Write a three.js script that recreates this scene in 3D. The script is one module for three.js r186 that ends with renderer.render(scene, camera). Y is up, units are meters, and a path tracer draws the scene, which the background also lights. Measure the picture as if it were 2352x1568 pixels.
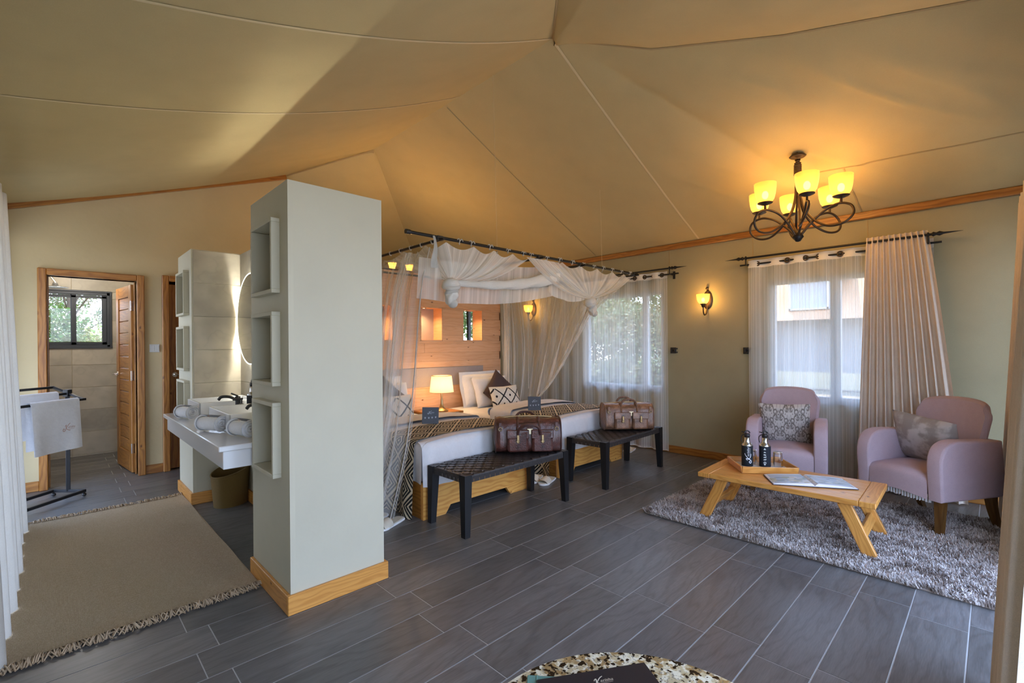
import * as THREE from 'three';
import { mergeGeometries, toCreasedNormals } from 'three/addons/utils/BufferGeometryUtils.js';
import { RoundedBoxGeometry } from 'three/addons/geometries/RoundedBoxGeometry.js';
import { RectAreaLightUniformsLib } from 'three/addons/lights/RectAreaLightUniformsLib.js';

// ---------------------------------------------------------------- camera, sky, sun, exposure
const scene = new THREE.Scene();
const FOC = 1079.89, YAW = 0.772438, PITCH = -0.002718, ROLL = -0.0069034;
const camera = new THREE.PerspectiveCamera(2 * Math.atan(784 / FOC) * 180 / Math.PI, 2352 / 1568, 0.02, 300);
{
  const f = new THREE.Vector3(Math.sin(YAW) * Math.cos(PITCH), Math.sin(PITCH), -Math.cos(YAW) * Math.cos(PITCH));
  const r0 = new THREE.Vector3(Math.cos(YAW), 0, Math.sin(YAW)), u0 = r0.clone().cross(f);
  const c = Math.cos(ROLL), s = Math.sin(ROLL);
  const r = r0.clone().multiplyScalar(c).addScaledVector(u0, s), u = u0.clone().multiplyScalar(c).addScaledVector(r0, -s);
  camera.position.set(0, 1.3, 0);
  camera.quaternion.setFromRotationMatrix(new THREE.Matrix4().makeBasis(r, u, f.clone().negate()));
  camera.setViewOffset(2352, 1568, 0, -10.5, 2352, 1568);      // the lens is shifted slightly
}
const renderer = new THREE.WebGLRenderer({ antialias: true });
renderer.toneMapping = THREE.LinearToneMapping;
renderer.toneMappingExposure = 1.12;
renderer.shadowMap.enabled = true;
RectAreaLightUniformsLib.init();
const SKY = 3.3, SUN = 9.0;
{                                                              // a clear sky: pale near the horizon, blue overhead, thin high cloud
  const W = 256, H = 128, d = new Float32Array(W * H * 4);
  for (let j = 0; j < H; j++) {
    const el = Math.max(0, ((j + 0.5) / H - 0.5) * Math.PI), k = Math.pow(Math.sin(el), 0.55);
    for (let i = 0; i < W; i++) {
      const cl = 0.5 + 0.5 * Math.sin(i / W * Math.PI * 2 * 3 + Math.sin(j * 0.4) * 2) * Math.sin(j * 0.23 + i / W * Math.PI * 4);
      const c = 0.22 * cl;
      const low = [1.45, 1.6, 1.85], high = [0.55, 1.0, 2.0];
      for (let q = 0; q < 3; q++) d[(j * W + i) * 4 + q] = SKY * (low[q] * (1 - k) + high[q] * k + c);
      d[(j * W + i) * 4 + 3] = 1;
    }
  }
  const t = new THREE.DataTexture(d, W, H, THREE.RGBAFormat, THREE.FloatType);
  t.mapping = THREE.EquirectangularReflectionMapping; t.magFilter = THREE.LinearFilter; t.needsUpdate = true;
  scene.background = t;
}
const sun = new THREE.DirectionalLight(0xfff0d8, SUN);         // high sun: no beam of it enters under the eaves
sun.position.set(5.3 + 7, 30, -3.5 - 9); sun.target.position.set(5.3, 0, -3.5);
sun.castShadow = true; sun.shadow.mapSize.set(2048, 2048);
Object.assign(sun.shadow.camera, { left: -25, right: 25, top: 25, bottom: -25, near: 1, far: 80 });
scene.add(sun, sun.target);

// ---------------------------------------------------------------- small helpers
let seed = 7;
const rnd = () => { seed = (seed + 0x6d2b79f5) | 0; let t = Math.imul(seed ^ (seed >>> 15), 1 | seed); t = (t + Math.imul(t ^ (t >>> 7), 61 | t)) ^ t; return ((t ^ (t >>> 14)) >>> 0) / 4294967296; };
const rr = (a, b) => a + (b - a) * rnd();
const lerp = THREE.MathUtils.lerp, clamp = THREE.MathUtils.clamp, smooth = THREE.MathUtils.smoothstep;
const V = (x, y, z) => new THREE.Vector3(x, y, z);
const hash = (x, y) => { let h = Math.imul(x | 0, 374761393) ^ Math.imul(y | 0, 668265263); h = Math.imul(h ^ (h >>> 13), 1274126177); return ((h ^ (h >>> 16)) >>> 0) / 4294967296; };
function vn(x, y, p = 0) {                                     // value noise, tileable with period p
  const ix = Math.floor(x), iy = Math.floor(y), fx = x - ix, fy = y - iy, m = (a) => (p ? ((a % p) + p) % p : a);
  const u = fx * fx * (3 - 2 * fx), v = fy * fy * (3 - 2 * fy);
  const a = hash(m(ix), m(iy)), b = hash(m(ix + 1), m(iy)), c = hash(m(ix), m(iy + 1)), d = hash(m(ix + 1), m(iy + 1));
  return a + (b - a) * u + (c - a) * v + (a - b - c + d) * u * v;
}
function fbm(x, y, p = 0, o = 4) { let s = 0, a = 0.5; for (let i = 0; i < o; i++) { s += a * vn(x, y, p); x *= 2; y *= 2; p *= 2; a *= 0.5; } return s / (1 - Math.pow(0.5, o)); }
const used = new Map();
function numbered(n) { const k = used.get(n) || 0; used.set(n, k + 1); return k ? n + '_' + String(k).padStart(3, '0') : n; }
function thing(name, label, category, group, pos = [0, 0, 0], turn = 0) {
  const o = new THREE.Group(); o.name = numbered(name); o.position.set(...pos); o.rotation.y = turn;
  o.userData = { label, category }; if (group) o.userData.group = group;
  scene.add(o); return o;
}
function shadows(m) { m.castShadow = true; m.receiveShadow = true; return m; }
function part(name, geo, mat, parent, label) {
  const g = Array.isArray(geo) ? mg(geo) : geo;
  const m = shadows(new THREE.Mesh(g, mat)); m.name = name; if (label) m.userData.label = label;
  parent.add(m); return m;
}
function single(name, geo, mat, label, category, group, pos, turn) { const m = part(numbered(name), geo, mat, scene); m.userData = { label, category }; if (group) m.userData.group = group; if (pos) m.position.set(...pos); if (turn) m.rotation.y = turn; return m; }
function struct(name, geo, mat) { const o = geo ? part(numbered(name), geo, mat, scene) : new THREE.Group(); if (!geo) { o.name = numbered(name); scene.add(o); } o.userData.kind = 'structure'; return o; }
function copyOf(o, label, pos, turn, group) { const c = o.clone(); c.name = numbered(o.name.replace(/_\d{3}$/, '')); c.userData = { ...o.userData, label }; if (group) c.userData.group = group; if (pos) c.position.set(...pos); if (turn !== undefined) c.rotation.y = turn; scene.add(c); return c; }
function mg(list) {
  const gs = list.map((g) => { const q = g.index ? g.toNonIndexed() : g; for (const k of Object.keys(q.attributes)) if (!['position', 'normal', 'uv'].includes(k)) q.deleteAttribute(k); if (!q.attributes.uv) q.setAttribute('uv', new THREE.BufferAttribute(new Float32Array(q.attributes.position.count * 2), 2)); return q; });
  return gs.length === 1 ? gs[0] : mergeGeometries(gs);
}
function xf(g, p = [0, 0, 0], r = [0, 0, 0], s = [1, 1, 1]) { r = r || [0, 0, 0]; g.applyMatrix4(new THREE.Matrix4().compose(V(...p), new THREE.Quaternion().setFromEuler(new THREE.Euler(...r)), V(...s))); return g; }
// uv in metres: each vertex is projected along its normal's main axis; u runs along the axis «grain» where it can
function muv(g, grain = 'x', ou = 0, ov = 0) {
  const P = g.attributes.position, N = g.attributes.normal, uv = new Float32Array(P.count * 2), gi = 'xyz'.indexOf(grain);
  for (let i = 0; i < P.count; i++) {
    const p = [P.getX(i), P.getY(i), P.getZ(i)], n = [Math.abs(N.getX(i)), Math.abs(N.getY(i)), Math.abs(N.getZ(i))];
    const k = n[0] > n[1] && n[0] > n[2] ? 0 : n[1] >= n[2] ? 1 : 2, ax = [0, 1, 2].filter((a) => a !== k);
    const a = ax.includes(gi) ? gi : ax[0], b = ax.find((q) => q !== a);
    uv[i * 2] = p[a] + ou; uv[i * 2 + 1] = p[b] + ov;
  }
  g.setAttribute('uv', new THREE.BufferAttribute(uv, 2)); return g;
}
const longest = (w, h, d) => (w >= h && w >= d ? 'x' : h >= d ? 'y' : 'z');
function bx(w, h, d, p = [0, 0, 0], r, grain) { return xf(muv(new THREE.BoxGeometry(w, h, d), grain || longest(w, h, d), p[0], p[2] + p[1]), p, r); }
// a box with chamfered edges: 44 triangles
function cb(w, h, d, b, p = [0, 0, 0], r, grain, ou, ov) {
  const H = [w / 2, h / 2, d / 2], pos = [], add = (...q) => q.forEach((a) => pos.push(...a));
  const corner = (s, k) => s.map((v, i) => v * (i === k ? H[i] : H[i] - b));
  const quad = (a, b2, c, d2) => {
    const n = V(...b2).sub(V(...a)).cross(V(...c).sub(V(...a))), m = V(...a).add(V(...c));
    n.dot(m) > 0 ? add(a, b2, c, a, c, d2) : add(a, c, b2, a, d2, c);
  };
  for (let k = 0; k < 3; k++) { const [i, j] = [0, 1, 2].filter((q) => q !== k); for (const s of [-1, 1]) { const c = (a, e) => { const v = [0, 0, 0]; v[k] = s; v[i] = a; v[j] = e; return corner(v, k); }; quad(c(-1, -1), c(1, -1), c(1, 1), c(-1, 1)); } }
  for (let k = 0; k < 3; k++) { const [i, j] = [0, 1, 2].filter((q) => q !== k); for (const s of [-1, 1]) for (const t of [-1, 1]) { const c = (e, face) => { const v = [0, 0, 0]; v[k] = e; v[i] = s; v[j] = t; return corner(v, face); }; quad(c(-1, i), c(1, i), c(1, j), c(-1, j)); } }
  for (const x of [-1, 1]) for (const y of [-1, 1]) for (const z of [-1, 1]) { const q = [0, 1, 2].map((k) => corner([x, y, z], k)), n = V(...q[1]).sub(V(...q[0])).cross(V(...q[2]).sub(V(...q[0]))); n.dot(V(x, y, z)) > 0 ? add(...q) : add(q[0], q[2], q[1]); }
  const g = new THREE.BufferGeometry(); g.setAttribute('position', new THREE.BufferAttribute(new Float32Array(pos), 3)); g.computeVertexNormals();
  return xf(muv(g, grain || longest(w, h, d), ou ?? p[0] * 0.7 + p[2], ov ?? p[1] + p[0] * 0.31), p, r);
}
function rb(w, h, d, rad, p = [0, 0, 0], r, seg = 3) { return xf(muv(new RoundedBoxGeometry(w, h, d, seg, rad), longest(w, h, d)), p, r); }
function rod(a, b, r, r2 = r, n = 10) { const A = V(...a), B = V(...b), L = A.distanceTo(B); const g = new THREE.CylinderGeometry(r2, r, L, n); g.applyQuaternion(new THREE.Quaternion().setFromUnitVectors(V(0, 1, 0), B.clone().sub(A).normalize())); g.translate((A.x + B.x) / 2, (A.y + B.y) / 2, (A.z + B.z) / 2); return g; }
function tube(pts, r, seg = 40, n = 8, closed = false) { return new THREE.TubeGeometry(new THREE.CatmullRomCurve3(pts.map((p) => V(...p)), closed, 'centripetal'), seg, r, n, closed); }
function lathe(pts, n = 32, p, r) { return xf(new THREE.LatheGeometry(pts.map((q) => new THREE.Vector2(...q)), n), p, r); }
function ball(r, p, s = [1, 1, 1], n = 16) { return xf(new THREE.SphereGeometry(r, n, Math.ceil(n * 0.7)), p, [0, 0, 0], s); }
function torus(R, r, p, rot, n = 24, m = 8, arc) { return xf(new THREE.TorusGeometry(R, r, m, n, arc), p, rot); }
// a surface over (u, v); fn gives [x, y, z] or [x, y, z, texU, texV]
function grid(nu, nv, fn, closeU = false) {
  const P = [], U = [], I = [];
  for (let j = 0; j <= nv; j++) for (let i = 0; i <= nu; i++) { const q = fn(i / nu, j / nv); P.push(q[0], q[1], q[2]); U.push(q[3] ?? i / nu, q[4] ?? j / nv); }
  for (let j = 0; j < nv; j++) for (let i = 0; i < nu; i++) { const a = j * (nu + 1) + i, b = a + 1, c = a + nu + 1, d = c + 1; I.push(a, b, d, a, d, c); }
  const g = new THREE.BufferGeometry(); g.setAttribute('position', new THREE.Float32BufferAttribute(P, 3)); g.setAttribute('uv', new THREE.Float32BufferAttribute(U, 2)); g.setIndex(I); g.computeVertexNormals();
  if (closeU) { const N = g.attributes.normal; for (let j = 0; j <= nv; j++) { const a = j * (nu + 1), b = a + nu, n = V(N.getX(a) + N.getX(b), N.getY(a) + N.getY(b), N.getZ(a) + N.getZ(b)).normalize(); N.setXYZ(a, n.x, n.y, n.z); N.setXYZ(b, n.x, n.y, n.z); } }
  return g;
}
function extrude(pts, depth, holes = [], bevel = 0) {
  const s = new THREE.Shape(pts.map((p) => new THREE.Vector2(...p)));
  for (const h of holes) s.holes.push(new THREE.Path(h.map((p) => new THREE.Vector2(...p))));
  return new THREE.ExtrudeGeometry(s, { depth, bevelEnabled: bevel > 0, bevelSize: bevel, bevelThickness: bevel, bevelSegments: 2, curveSegments: 10 });
}
// the parts of a rectangle [x0, y0, x1, y1] left over when holes are cut out of it
function minus(rect, holes) {
  let out = [rect];
  for (const h of holes) out = out.flatMap(([a, b, c, d]) => {
    if (h[2] <= a || h[0] >= c || h[3] <= b || h[1] >= d) return [[a, b, c, d]];
    const q = []; const y0 = Math.max(b, h[1]), y1 = Math.min(d, h[3]);
    if (h[1] > b) q.push([a, b, c, y0]); if (h[3] < d) q.push([a, y1, c, d]);
    if (h[0] > a) q.push([a, y0, h[0], y1]); if (h[2] < c) q.push([h[2], y0, c, y1]);
    return q;
  });
  return out.filter(([a, b, c, d]) => c - a > 0.008 && d - b > 0.008);
}

// ---------------------------------------------------------------- textures
function tex(w, h, fn, srgb = true, rep) {                      // fn(u, v, x, y) -> [r, g, b] 0..1 (display values when srgb) or one number
  const d = new Uint8Array(w * h * 4);
  for (let y = 0; y < h; y++) for (let x = 0; x < w; x++) { let c = fn(x / w, y / h, x, y); if (typeof c === 'number') c = [c, c, c]; const o = (y * w + x) * 4; for (let q = 0; q < 3; q++) d[o + q] = clamp(c[q], 0, 1) * 255; d[o + 3] = 255; }
  const t = new THREE.DataTexture(d, w, h); t.wrapS = t.wrapT = THREE.RepeatWrapping; t.magFilter = THREE.LinearFilter; t.minFilter = THREE.LinearMipmapLinearFilter; t.generateMipmaps = true;
  if (srgb) t.colorSpace = THREE.SRGBColorSpace; if (rep) t.repeat.set(...rep); t.needsUpdate = true; return t;
}
function canvasTex(w, h, draw) { const c = document.createElement('canvas'); c.width = w; c.height = h; draw(c.getContext('2d'), w, h); const t = new THREE.CanvasTexture(c); t.colorSpace = THREE.SRGBColorSpace; t.anisotropy = 8; return t; }
function again(t, u, v) { const c = t.clone(); c.repeat.set(u, v); c.needsUpdate = true; return c; }
const mix3 = (a, b, t) => a.map((v, i) => v + (b[i] - v) * t);
function std(color, rough = 0.7, o = {}) { return new THREE.MeshStandardMaterial({ color, roughness: rough, side: THREE.DoubleSide, ...o }); }
function phys(color, rough, o = {}) { return new THREE.MeshPhysicalMaterial({ color, roughness: rough, side: THREE.DoubleSide, ...o }); }
const L = (r, g, b) => new THREE.Color().setRGB(r, g, b);

// wood: u along the grain; one tile of the picture is 1.2 m x 0.3 m
function woodTex(light, dark, knots, contrast, rings) {
  const K = []; seed = 11 + knots; for (let i = 0; i < knots; i++) K.push([rnd(), rnd(), rr(0.006, 0.014)]);
  return tex(1024, 256, (u, v) => {
    let w = fbm(u * 4, v * 4, 4, 3) * rings * 0.35, k = 0;
    for (const [a, b, r] of K) { let du = Math.abs(u - a); du = Math.min(du, 1 - du) * 4; let dv = Math.abs(v - b); dv = Math.min(dv, 1 - dv); const q = Math.hypot(du * 0.5, dv) / r / 2; w += 0.9 * Math.exp(-q * q * 0.25); k = Math.max(k, Math.exp(-q * q * 1.6)); }
    const ring = 0.5 + 0.5 * Math.sin((v * rings + w) * Math.PI * 2), fine = vn(u * 48, v * 256, 256) * 0.5 + vn(u * 16, v * 96, 96) * 0.5;
    const t = clamp((Math.pow(ring, 2.2) * 0.55 + fine * 0.45) * contrast + (fbm(u * 3 + 9, v * 3, 3, 3) - 0.5) * 0.5, 0, 1);
    return mix3(mix3(light, dark, t), [0.24, 0.1, 0.03], k * 0.85);
  }, true, [1 / 1.2, 1 / 0.3]);
}
const T = {};
T.pine = woodTex([0.90, 0.68, 0.36], [0.76, 0.48, 0.19], 4, 0.9, 9);
T.teak = woodTex([0.86, 0.62, 0.31], [0.72, 0.46, 0.18], 1, 0.85, 12);
T.orange = woodTex([0.68, 0.46, 0.20], [0.47, 0.27, 0.08], 3, 0.9, 8);
T.clad = woodTex([0.88, 0.74, 0.60], [0.82, 0.64, 0.49], 3, 0.7, 7);
T.tile = tex(1024, 256, (u, v) => {                            // grey wood-look ceramic
  const warp = fbm(u * 3, v * 3, 3, 4), cath = 0.5 + 0.5 * Math.sin((v * 6 + warp * 5 + 0.9 * Math.cos(u * Math.PI * 2)) * Math.PI * 2);
  const fine = vn(u * 64, v * 256, 256) * 0.6 + vn(u * 24, v * 128, 128) * 0.4;
  const t = 0.5 * fine + 0.25 * Math.pow(cath, 4) + 0.35 * fbm(u * 5 + 3, v * 5, 5, 3);
  return mix3([0.50, 0.49, 0.475], [0.35, 0.335, 0.32], clamp(t * 1.15 - 0.1, 0, 1));
}, true, [1 / 1.66, 1 / 0.415]);
T.tileB = tex(512, 128, (u, v) => 0.5 + 0.5 * (vn(u * 64, v * 128, 128) - 0.5) + 0.3 * (fbm(u * 5, v * 5, 5, 3) - 0.5), false, [1 / 1.66, 1 / 0.415]);
T.weave = tex(256, 256, (u, v, x, y) => 0.5 + 0.4 * (hash(x, y) - 0.5) + 0.3 * (fbm(u * 8, v * 8, 8, 3) - 0.5), false, [4, 4]);
T.plaster = tex(256, 256, (u, v) => fbm(u * 12, v * 12, 12, 5), false, [1.6, 1.6]);
T.paint = tex(512, 512, (u, v) => { const t = fbm(u * 4, v * 4, 4, 5); const g = 0.93 + 0.09 * (t - 0.5); return [g, g, g * 0.995]; }, true, [0.5, 0.5]);
T.canvas = tex(512, 512, (u, v, x, y) => { const t = 0.95 + 0.05 * (fbm(u * 5, v * 5, 5, 4) - 0.5) + 0.03 * (hash(x, y) - 0.5); return [t, t, t * 0.99]; }, true, [1, 1]);
T.jute = tex(512, 512, (u, v, x, y) => {
  const r = (y >> 2), off = (r & 1) * 4, cell = Math.floor((x + off) / 8), a = Math.sin(((x + off) % 8) / 8 * Math.PI), b = Math.sin((y % 4) / 4 * Math.PI + 0.3);
  const n = hash(cell % 64, r % 128), s = clamp(0.4 + 0.6 * a * b, 0, 1);
  return mix3([0.62, 0.54, 0.43], mix3([0.90, 0.82, 0.69], [0.80, 0.71, 0.57], n), s);
}, true, [2.2, 2.2]);
T.juteB = tex(512, 512, (u, v, x, y) => { const r = (y >> 2), off = (r & 1) * 4; return Math.abs(Math.sin(((x + off) % 8) / 8 * Math.PI)) * Math.abs(Math.sin((y % 4) / 4 * Math.PI + 0.3)) * (0.7 + 0.3 * hash(Math.floor((x + off) / 8), r)); }, false, [2.2, 2.2]);
T.stone = tex(512, 512, (u, v, x, y) => { const a = fbm(u * 4, v * 4, 4, 5), b = fbm(u * 9 + 5, v * 9, 9, 4), c = Math.abs(fbm(u * 5 + 2, v * 5 + 7, 5, 4) - 0.5); const g = 0.74 + 0.14 * (a - 0.5) + 0.1 * (b - 0.5) - 0.035 * Math.exp(-c * 40); return [g, g * 0.96, g * 0.88]; }, true, [0.9, 0.9]);
T.granite = tex(1024, 1024, (u, v) => {
  const a = fbm(u * 40, v * 40, 40, 3), b = fbm(u * 52 + 7, v * 52 + 3, 52, 3), c = fbm(u * 26 + 2, v * 26 + 9, 26, 3), d = vn(u * 120, v * 120, 120);
  let q = mix3([0.74, 0.67, 0.52], [0.87, 0.83, 0.72], smooth(a, 0.4, 0.62));
  q = mix3(q, [0.55, 0.42, 0.24], smooth(c, 0.52, 0.66) * 0.8); q = mix3(q, [0.42, 0.4, 0.37], smooth(d, 0.74, 0.9) * 0.6);
  return mix3(q, [0.09, 0.07, 0.06], smooth(b, 0.60, 0.68));
}, true, [2, 2]);
T.leather = tex(512, 512, (u, v) => { const w = fbm(u * 6, v * 6, 6, 4); return 0.55 * (1 - Math.abs(fbm(u * 10 + w, v * 10, 10, 4) - 0.5) * 2) + 0.35 * vn(u * 96, v * 96, 96) + 0.2 * w; }, false, [3, 3]);
T.leatherC = tex(512, 512, (u, v) => { const t = 0.62 + 0.5 * (fbm(u * 7, v * 7, 7, 4) - 0.5) + 0.2 * (vn(u * 64, v * 64, 64) - 0.5); return [t * 1.25, t * 1.2, t * 1.2]; }, true, [3, 3]);
T.cloth = tex(256, 256, (u, v, x, y) => { const t = 0.94 + 0.06 * (hash(x >> 1, y) - 0.5) + 0.05 * (hash(x, (y >> 1) + 99) - 0.5) + 0.04 * (fbm(u * 6, v * 6, 6, 3) - 0.5); return [t, t, t]; }, true, [5, 5]);
T.velvet = tex(512, 512, (u, v) => { const t = fbm(u * 7, v * 7, 7, 5), s = vn(u * 60, v * 14, 14) * 0.12; const k = smooth(t, 0.34, 0.66); return mix3([0.58, 0.55, 0.53], [0.74, 0.72, 0.71], clamp(k + s - 0.06, 0, 1)); });
T.damask = tex(512, 512, (u, v, X, Y) => {
  const pat = (a, b) => {                                      // a mirrored scroll-and-flower repeat
    const x = Math.abs(a - 0.5) * 2, y = b, n = 0.35 * (fbm(x * 6, y * 6 + 3, 0, 3) - 0.5);
    const r1 = Math.hypot(x, (y - 0.5) * 1.2), th = Math.atan2(y - 0.5, x), fl = 0.34 + 0.10 * Math.cos(th * 7) + 0.05 * Math.cos(th * 13);
    let m = smooth(fl - r1, 0, 0.05); m -= smooth(0.17 + 0.05 * Math.cos(th * 9) - r1, 0, 0.03); m += smooth(0.08 - r1, 0, 0.02);
    const sp = Math.sin((Math.hypot(x - 0.62, y - 0.08) * 26) + Math.atan2(y - 0.08, x - 0.62) * 2), sq = Math.sin((Math.hypot(x - 0.7, y - 0.85) * 22) - Math.atan2(y - 0.85, x - 0.7) * 3);
    m += smooth(sp + n * 3, 0.25, 0.5) * smooth(0.3 - Math.hypot(x - 0.62, y - 0.08), 0, 0.05) + smooth(sq + n * 3, 0.2, 0.5) * smooth(0.3 - Math.hypot(x - 0.7, y - 0.85), 0, 0.05);
    return clamp(m + smooth(n, 0.05, 0.12) * 0.5, 0, 1);
  };
  const m = Math.max(pat((u * 2.5) % 1, (v * 2.5) % 1), pat((u * 2.5 + 0.5) % 1, (v * 2.5 + 0.5) % 1) * 0.9), k = clamp(m * (0.75 + 0.5 * vn(u * 90, v * 90, 90)), 0, 1);
  return mix3([0.78, 0.76, 0.74], [0.47, 0.44, 0.42], k);
});
T.runner = tex(512, 512, (u, v) => {                            // nested diamonds in cream on black, stepped like a weave
  const q = (t) => Math.round(t * 88) / 88, a = q(u), b = q(v);
  const one = (s, t) => { const f = (q) => Math.abs(((q % 1) + 1) % 1 - 0.5), d = f(s) + f(t); return d > 0.5 ? 2 * (1 - d) : 2 * d; };
  const d = one(a * 2, b * 2);
  const cream = (d < 0.13) || (d > 0.30 && d < 0.44) || (d > 0.60 && d < 0.72) || (d > 0.90);
  const n = 0.06 * (vn(u * 180, v * 180, 180) - 0.5);
  return cream ? [0.80 + n, 0.74 + n, 0.62 + n] : [0.055 + n, 0.05 + n, 0.05 + n];
});
T.cross = tex(256, 256, (u, v) => {                             // bold woven crosses on cream
  const x = u * 2.2 - 0.25, y = v * 1.25 - 0.12, f = ((x % 1) + 1) % 1, w = 0.055 + 0.02 * (vn(u * 20, v * 20, 20) - 0.5);
  const on = y > 0.02 && y < 0.98 && (Math.abs(f - y) < w || Math.abs(f - (1 - y)) < w) && Math.abs(f - 0.5) < 0.49;
  const dot = Math.hypot((((x + 0.5) % 1 + 1) % 1 - 0.5) * 1, y - 0.5) < 0.07 || Math.hypot(((x % 1 + 1) % 1) - 0.5, y - 0.04) < 0.05;
  const n = 0.05 * (hash(u * 256, v * 256) - 0.5); return on || dot ? [0.1, 0.1, 0.12] : [0.86 + n, 0.83 + n, 0.77 + n];
});
T.pleat = tex(512, 8, (u, v, x) => 0.30 + 0.30 * Math.pow(vn(u * 64, 0.5, 64), 2) + 0.22 * Math.pow(vn(u * 256, 2.5, 256), 3), false);
T.sheer = tex(512, 8, (u, v, x) => { const t = 0.44 + 0.3 * Math.pow(vn(u * 128, 0.5, 128), 2) + 0.4 * (hash(x >> 2, 3) > 0.92 ? 1 : 0); return t; }, false, [3, 1]);
T.basket = tex(256, 256, (u, v, x, y) => { const c = ((x >> 3) + (y >> 3)) & 1, a = Math.sin((c ? x : y) % 8 / 8 * Math.PI); const n = hash(x >> 3, y >> 3); return mix3([0.42, 0.31, 0.12], mix3([0.76, 0.63, 0.36], [0.66, 0.52, 0.26], n), clamp(a, 0, 1)); }, true, [6, 3]);
T.basketB = tex(256, 256, (u, v, x, y) => { const c = ((x >> 3) + (y >> 3)) & 1; return 0.3 + 0.7 * Math.sin((c ? x : y) % 8 / 8 * Math.PI); }, false, [6, 3]);

// ---- lettering and print
function drawK(c, x, y, s, ink, word = true) {                  // the camp's script K with the rest of its name beside it
  c.save(); c.translate(x, y); c.scale(s, s); c.strokeStyle = ink; c.fillStyle = ink; c.lineCap = 'round'; c.lineJoin = 'round';
  const st = (w, ...p) => { c.lineWidth = w; c.beginPath(); c.moveTo(p[0], p[1]); for (let i = 2; i < p.length; i += 6) c.bezierCurveTo(...p.slice(i, i + 6)); c.stroke(); };
  st(7, 38, 8, 36, 30, 30, 58, 14, 66, 2, 71, -10, 60, -4, 48, 2, 38, 14, 40, 12, 52);
  st(5, 38, 8, 34, 4, 24, 14, 22, 22);
  st(6, 86, -8, 66, -2, 48, 22, 30, 44); st(6, 34, 38, 46, 48, 58, 64, 82, 62);
  if (word) { c.font = 'italic 30px serif'; c.fillText('arisha', 58, 40); c.lineWidth = 2; c.beginPath(); c.moveTo(60, 50); c.lineTo(140, 50); c.stroke(); }
  c.restore();
}
function drawPaw(c, x, y, s) { c.save(); c.translate(x, y); c.scale(s, s); for (const [a, b, r] of [[0, 6, 9], [-11, -5, 4], [-4, -11, 4.5], [5, -11, 4.5], [12, -5, 4]]) { c.beginPath(); c.arc(a, b, r, 0, 7); c.fill(); } c.restore(); }
T.sleeveK = canvasTex(1024, 512, (c, w, h) => { c.fillStyle = '#10171d'; c.fillRect(0, 0, w, h); c.save(); c.translate(w / 2 + 40, h - 40); c.rotate(-Math.PI / 2); drawK(c, 60, -80, 2.6, '#e6ebf2'); c.restore(); });
T.sleevePaw = canvasTex(1024, 512, (c, w, h) => { c.fillStyle = '#131a26'; c.fillRect(0, 0, w, h); c.fillStyle = '#cfd5d2'; [70, 150, 205, 265, 325, 425].forEach((y, i) => { if (i === 5) { drawPaw(c, w / 2, y, 3); } else { c.save(); c.translate(w / 2, y); c.beginPath(); if (i === 0) { c.ellipse(0, 0, 34, 14, 0, 0, 7); c.arc(0, -18, 14, 0, 7); } else if (i === 1) { c.rect(-30, -10, 60, 16); c.arc(0, -12, 12, 0, 7); } else if (i === 2) { c.ellipse(0, 0, 36, 15, 0.2, 0, 7); c.rect(-26, 5, 10, 20); c.rect(14, 5, 10, 20); } else { c.ellipse(0, 0, 38, 13, -0.2, 0, 7); c.rect(-26, 4, 8, 18); c.rect(18, 4, 8, 18); c.arc(36, -12, 10, 0, 7); } c.fill(); c.restore(); } }); });
T.booklet = canvasTex(1024, 760, (c, w, h) => { c.fillStyle = '#15171f'; c.fillRect(0, 0, w, h); drawK(c, 455, 95, 1.35, '#cdbfa6'); c.fillStyle = '#b9a98f'; c.font = '34px serif'; c.globalAlpha = 0.8; for (let i = 0; i < 17; i++) if (![7, 10].includes(i)) c.fillRect(500 + i * 15, 270, 9, 17); });
T.card = canvasTex(512, 512, (c, w, h) => { c.fillStyle = '#454b54'; c.fillRect(0, 0, w, h); drawK(c, 175, 120, 1.35, '#aab6c4'); c.fillStyle = '#aab6c4'; [[90, 330], [205, 330], [310, 320], [420, 310]].forEach(([x, y]) => drawPaw(c, x, y, 1.7)); });
T.towelLogo = canvasTex(512, 512, (c, w, h) => { c.fillStyle = '#000'; c.fillRect(0, 0, w, h); drawK(c, 205, 215, 1.5, '#fff'); });
T.pageL = canvasTex(512, 512, (c, w, h) => { c.fillStyle = '#dfe3e6'; c.fillRect(0, 0, w, h); const g = (x, y, r, k) => { c.fillStyle = k; c.beginPath(); c.ellipse(x, y, r, r * 0.6, 0, 0, 7); c.fill(); }; c.fillStyle = '#9fb3c2'; c.fillRect(20, 20, 472, 472); for (let i = 0; i < 60; i++) g(hash(i, 1) * 512, 180 + hash(i, 2) * 300, 20 + hash(i, 3) * 50, ['#8a9a8c', '#b9b59e', '#7f95a5', '#c8ccd0'][i & 3]); });
T.pageR = canvasTex(512, 512, (c, w, h) => { c.fillStyle = '#e4e6ea'; c.fillRect(0, 0, w, h); c.fillStyle = '#a9bccb'; c.fillRect(20, 20, 472, 472); for (let i = 0; i < 50; i++) { c.fillStyle = ['#93a3a0', '#c3c6c0', '#7d93a8', '#d5dade'][i & 3]; c.beginPath(); c.ellipse(hash(i, 5) * 512, 60 + hash(i, 6) * 420, 14 + hash(i, 7) * 60, 10 + hash(i, 8) * 22, 0.3, 0, 7); c.fill(); } });
T.rollLogo = canvasTex(256, 256, (c, w, h) => { c.fillStyle = '#000'; c.fillRect(0, 0, w, h); drawK(c, 90, 70, 1.4, '#fff', false); });
T.towelLogo.colorSpace = T.rollLogo.colorSpace = THREE.NoColorSpace;

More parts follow.
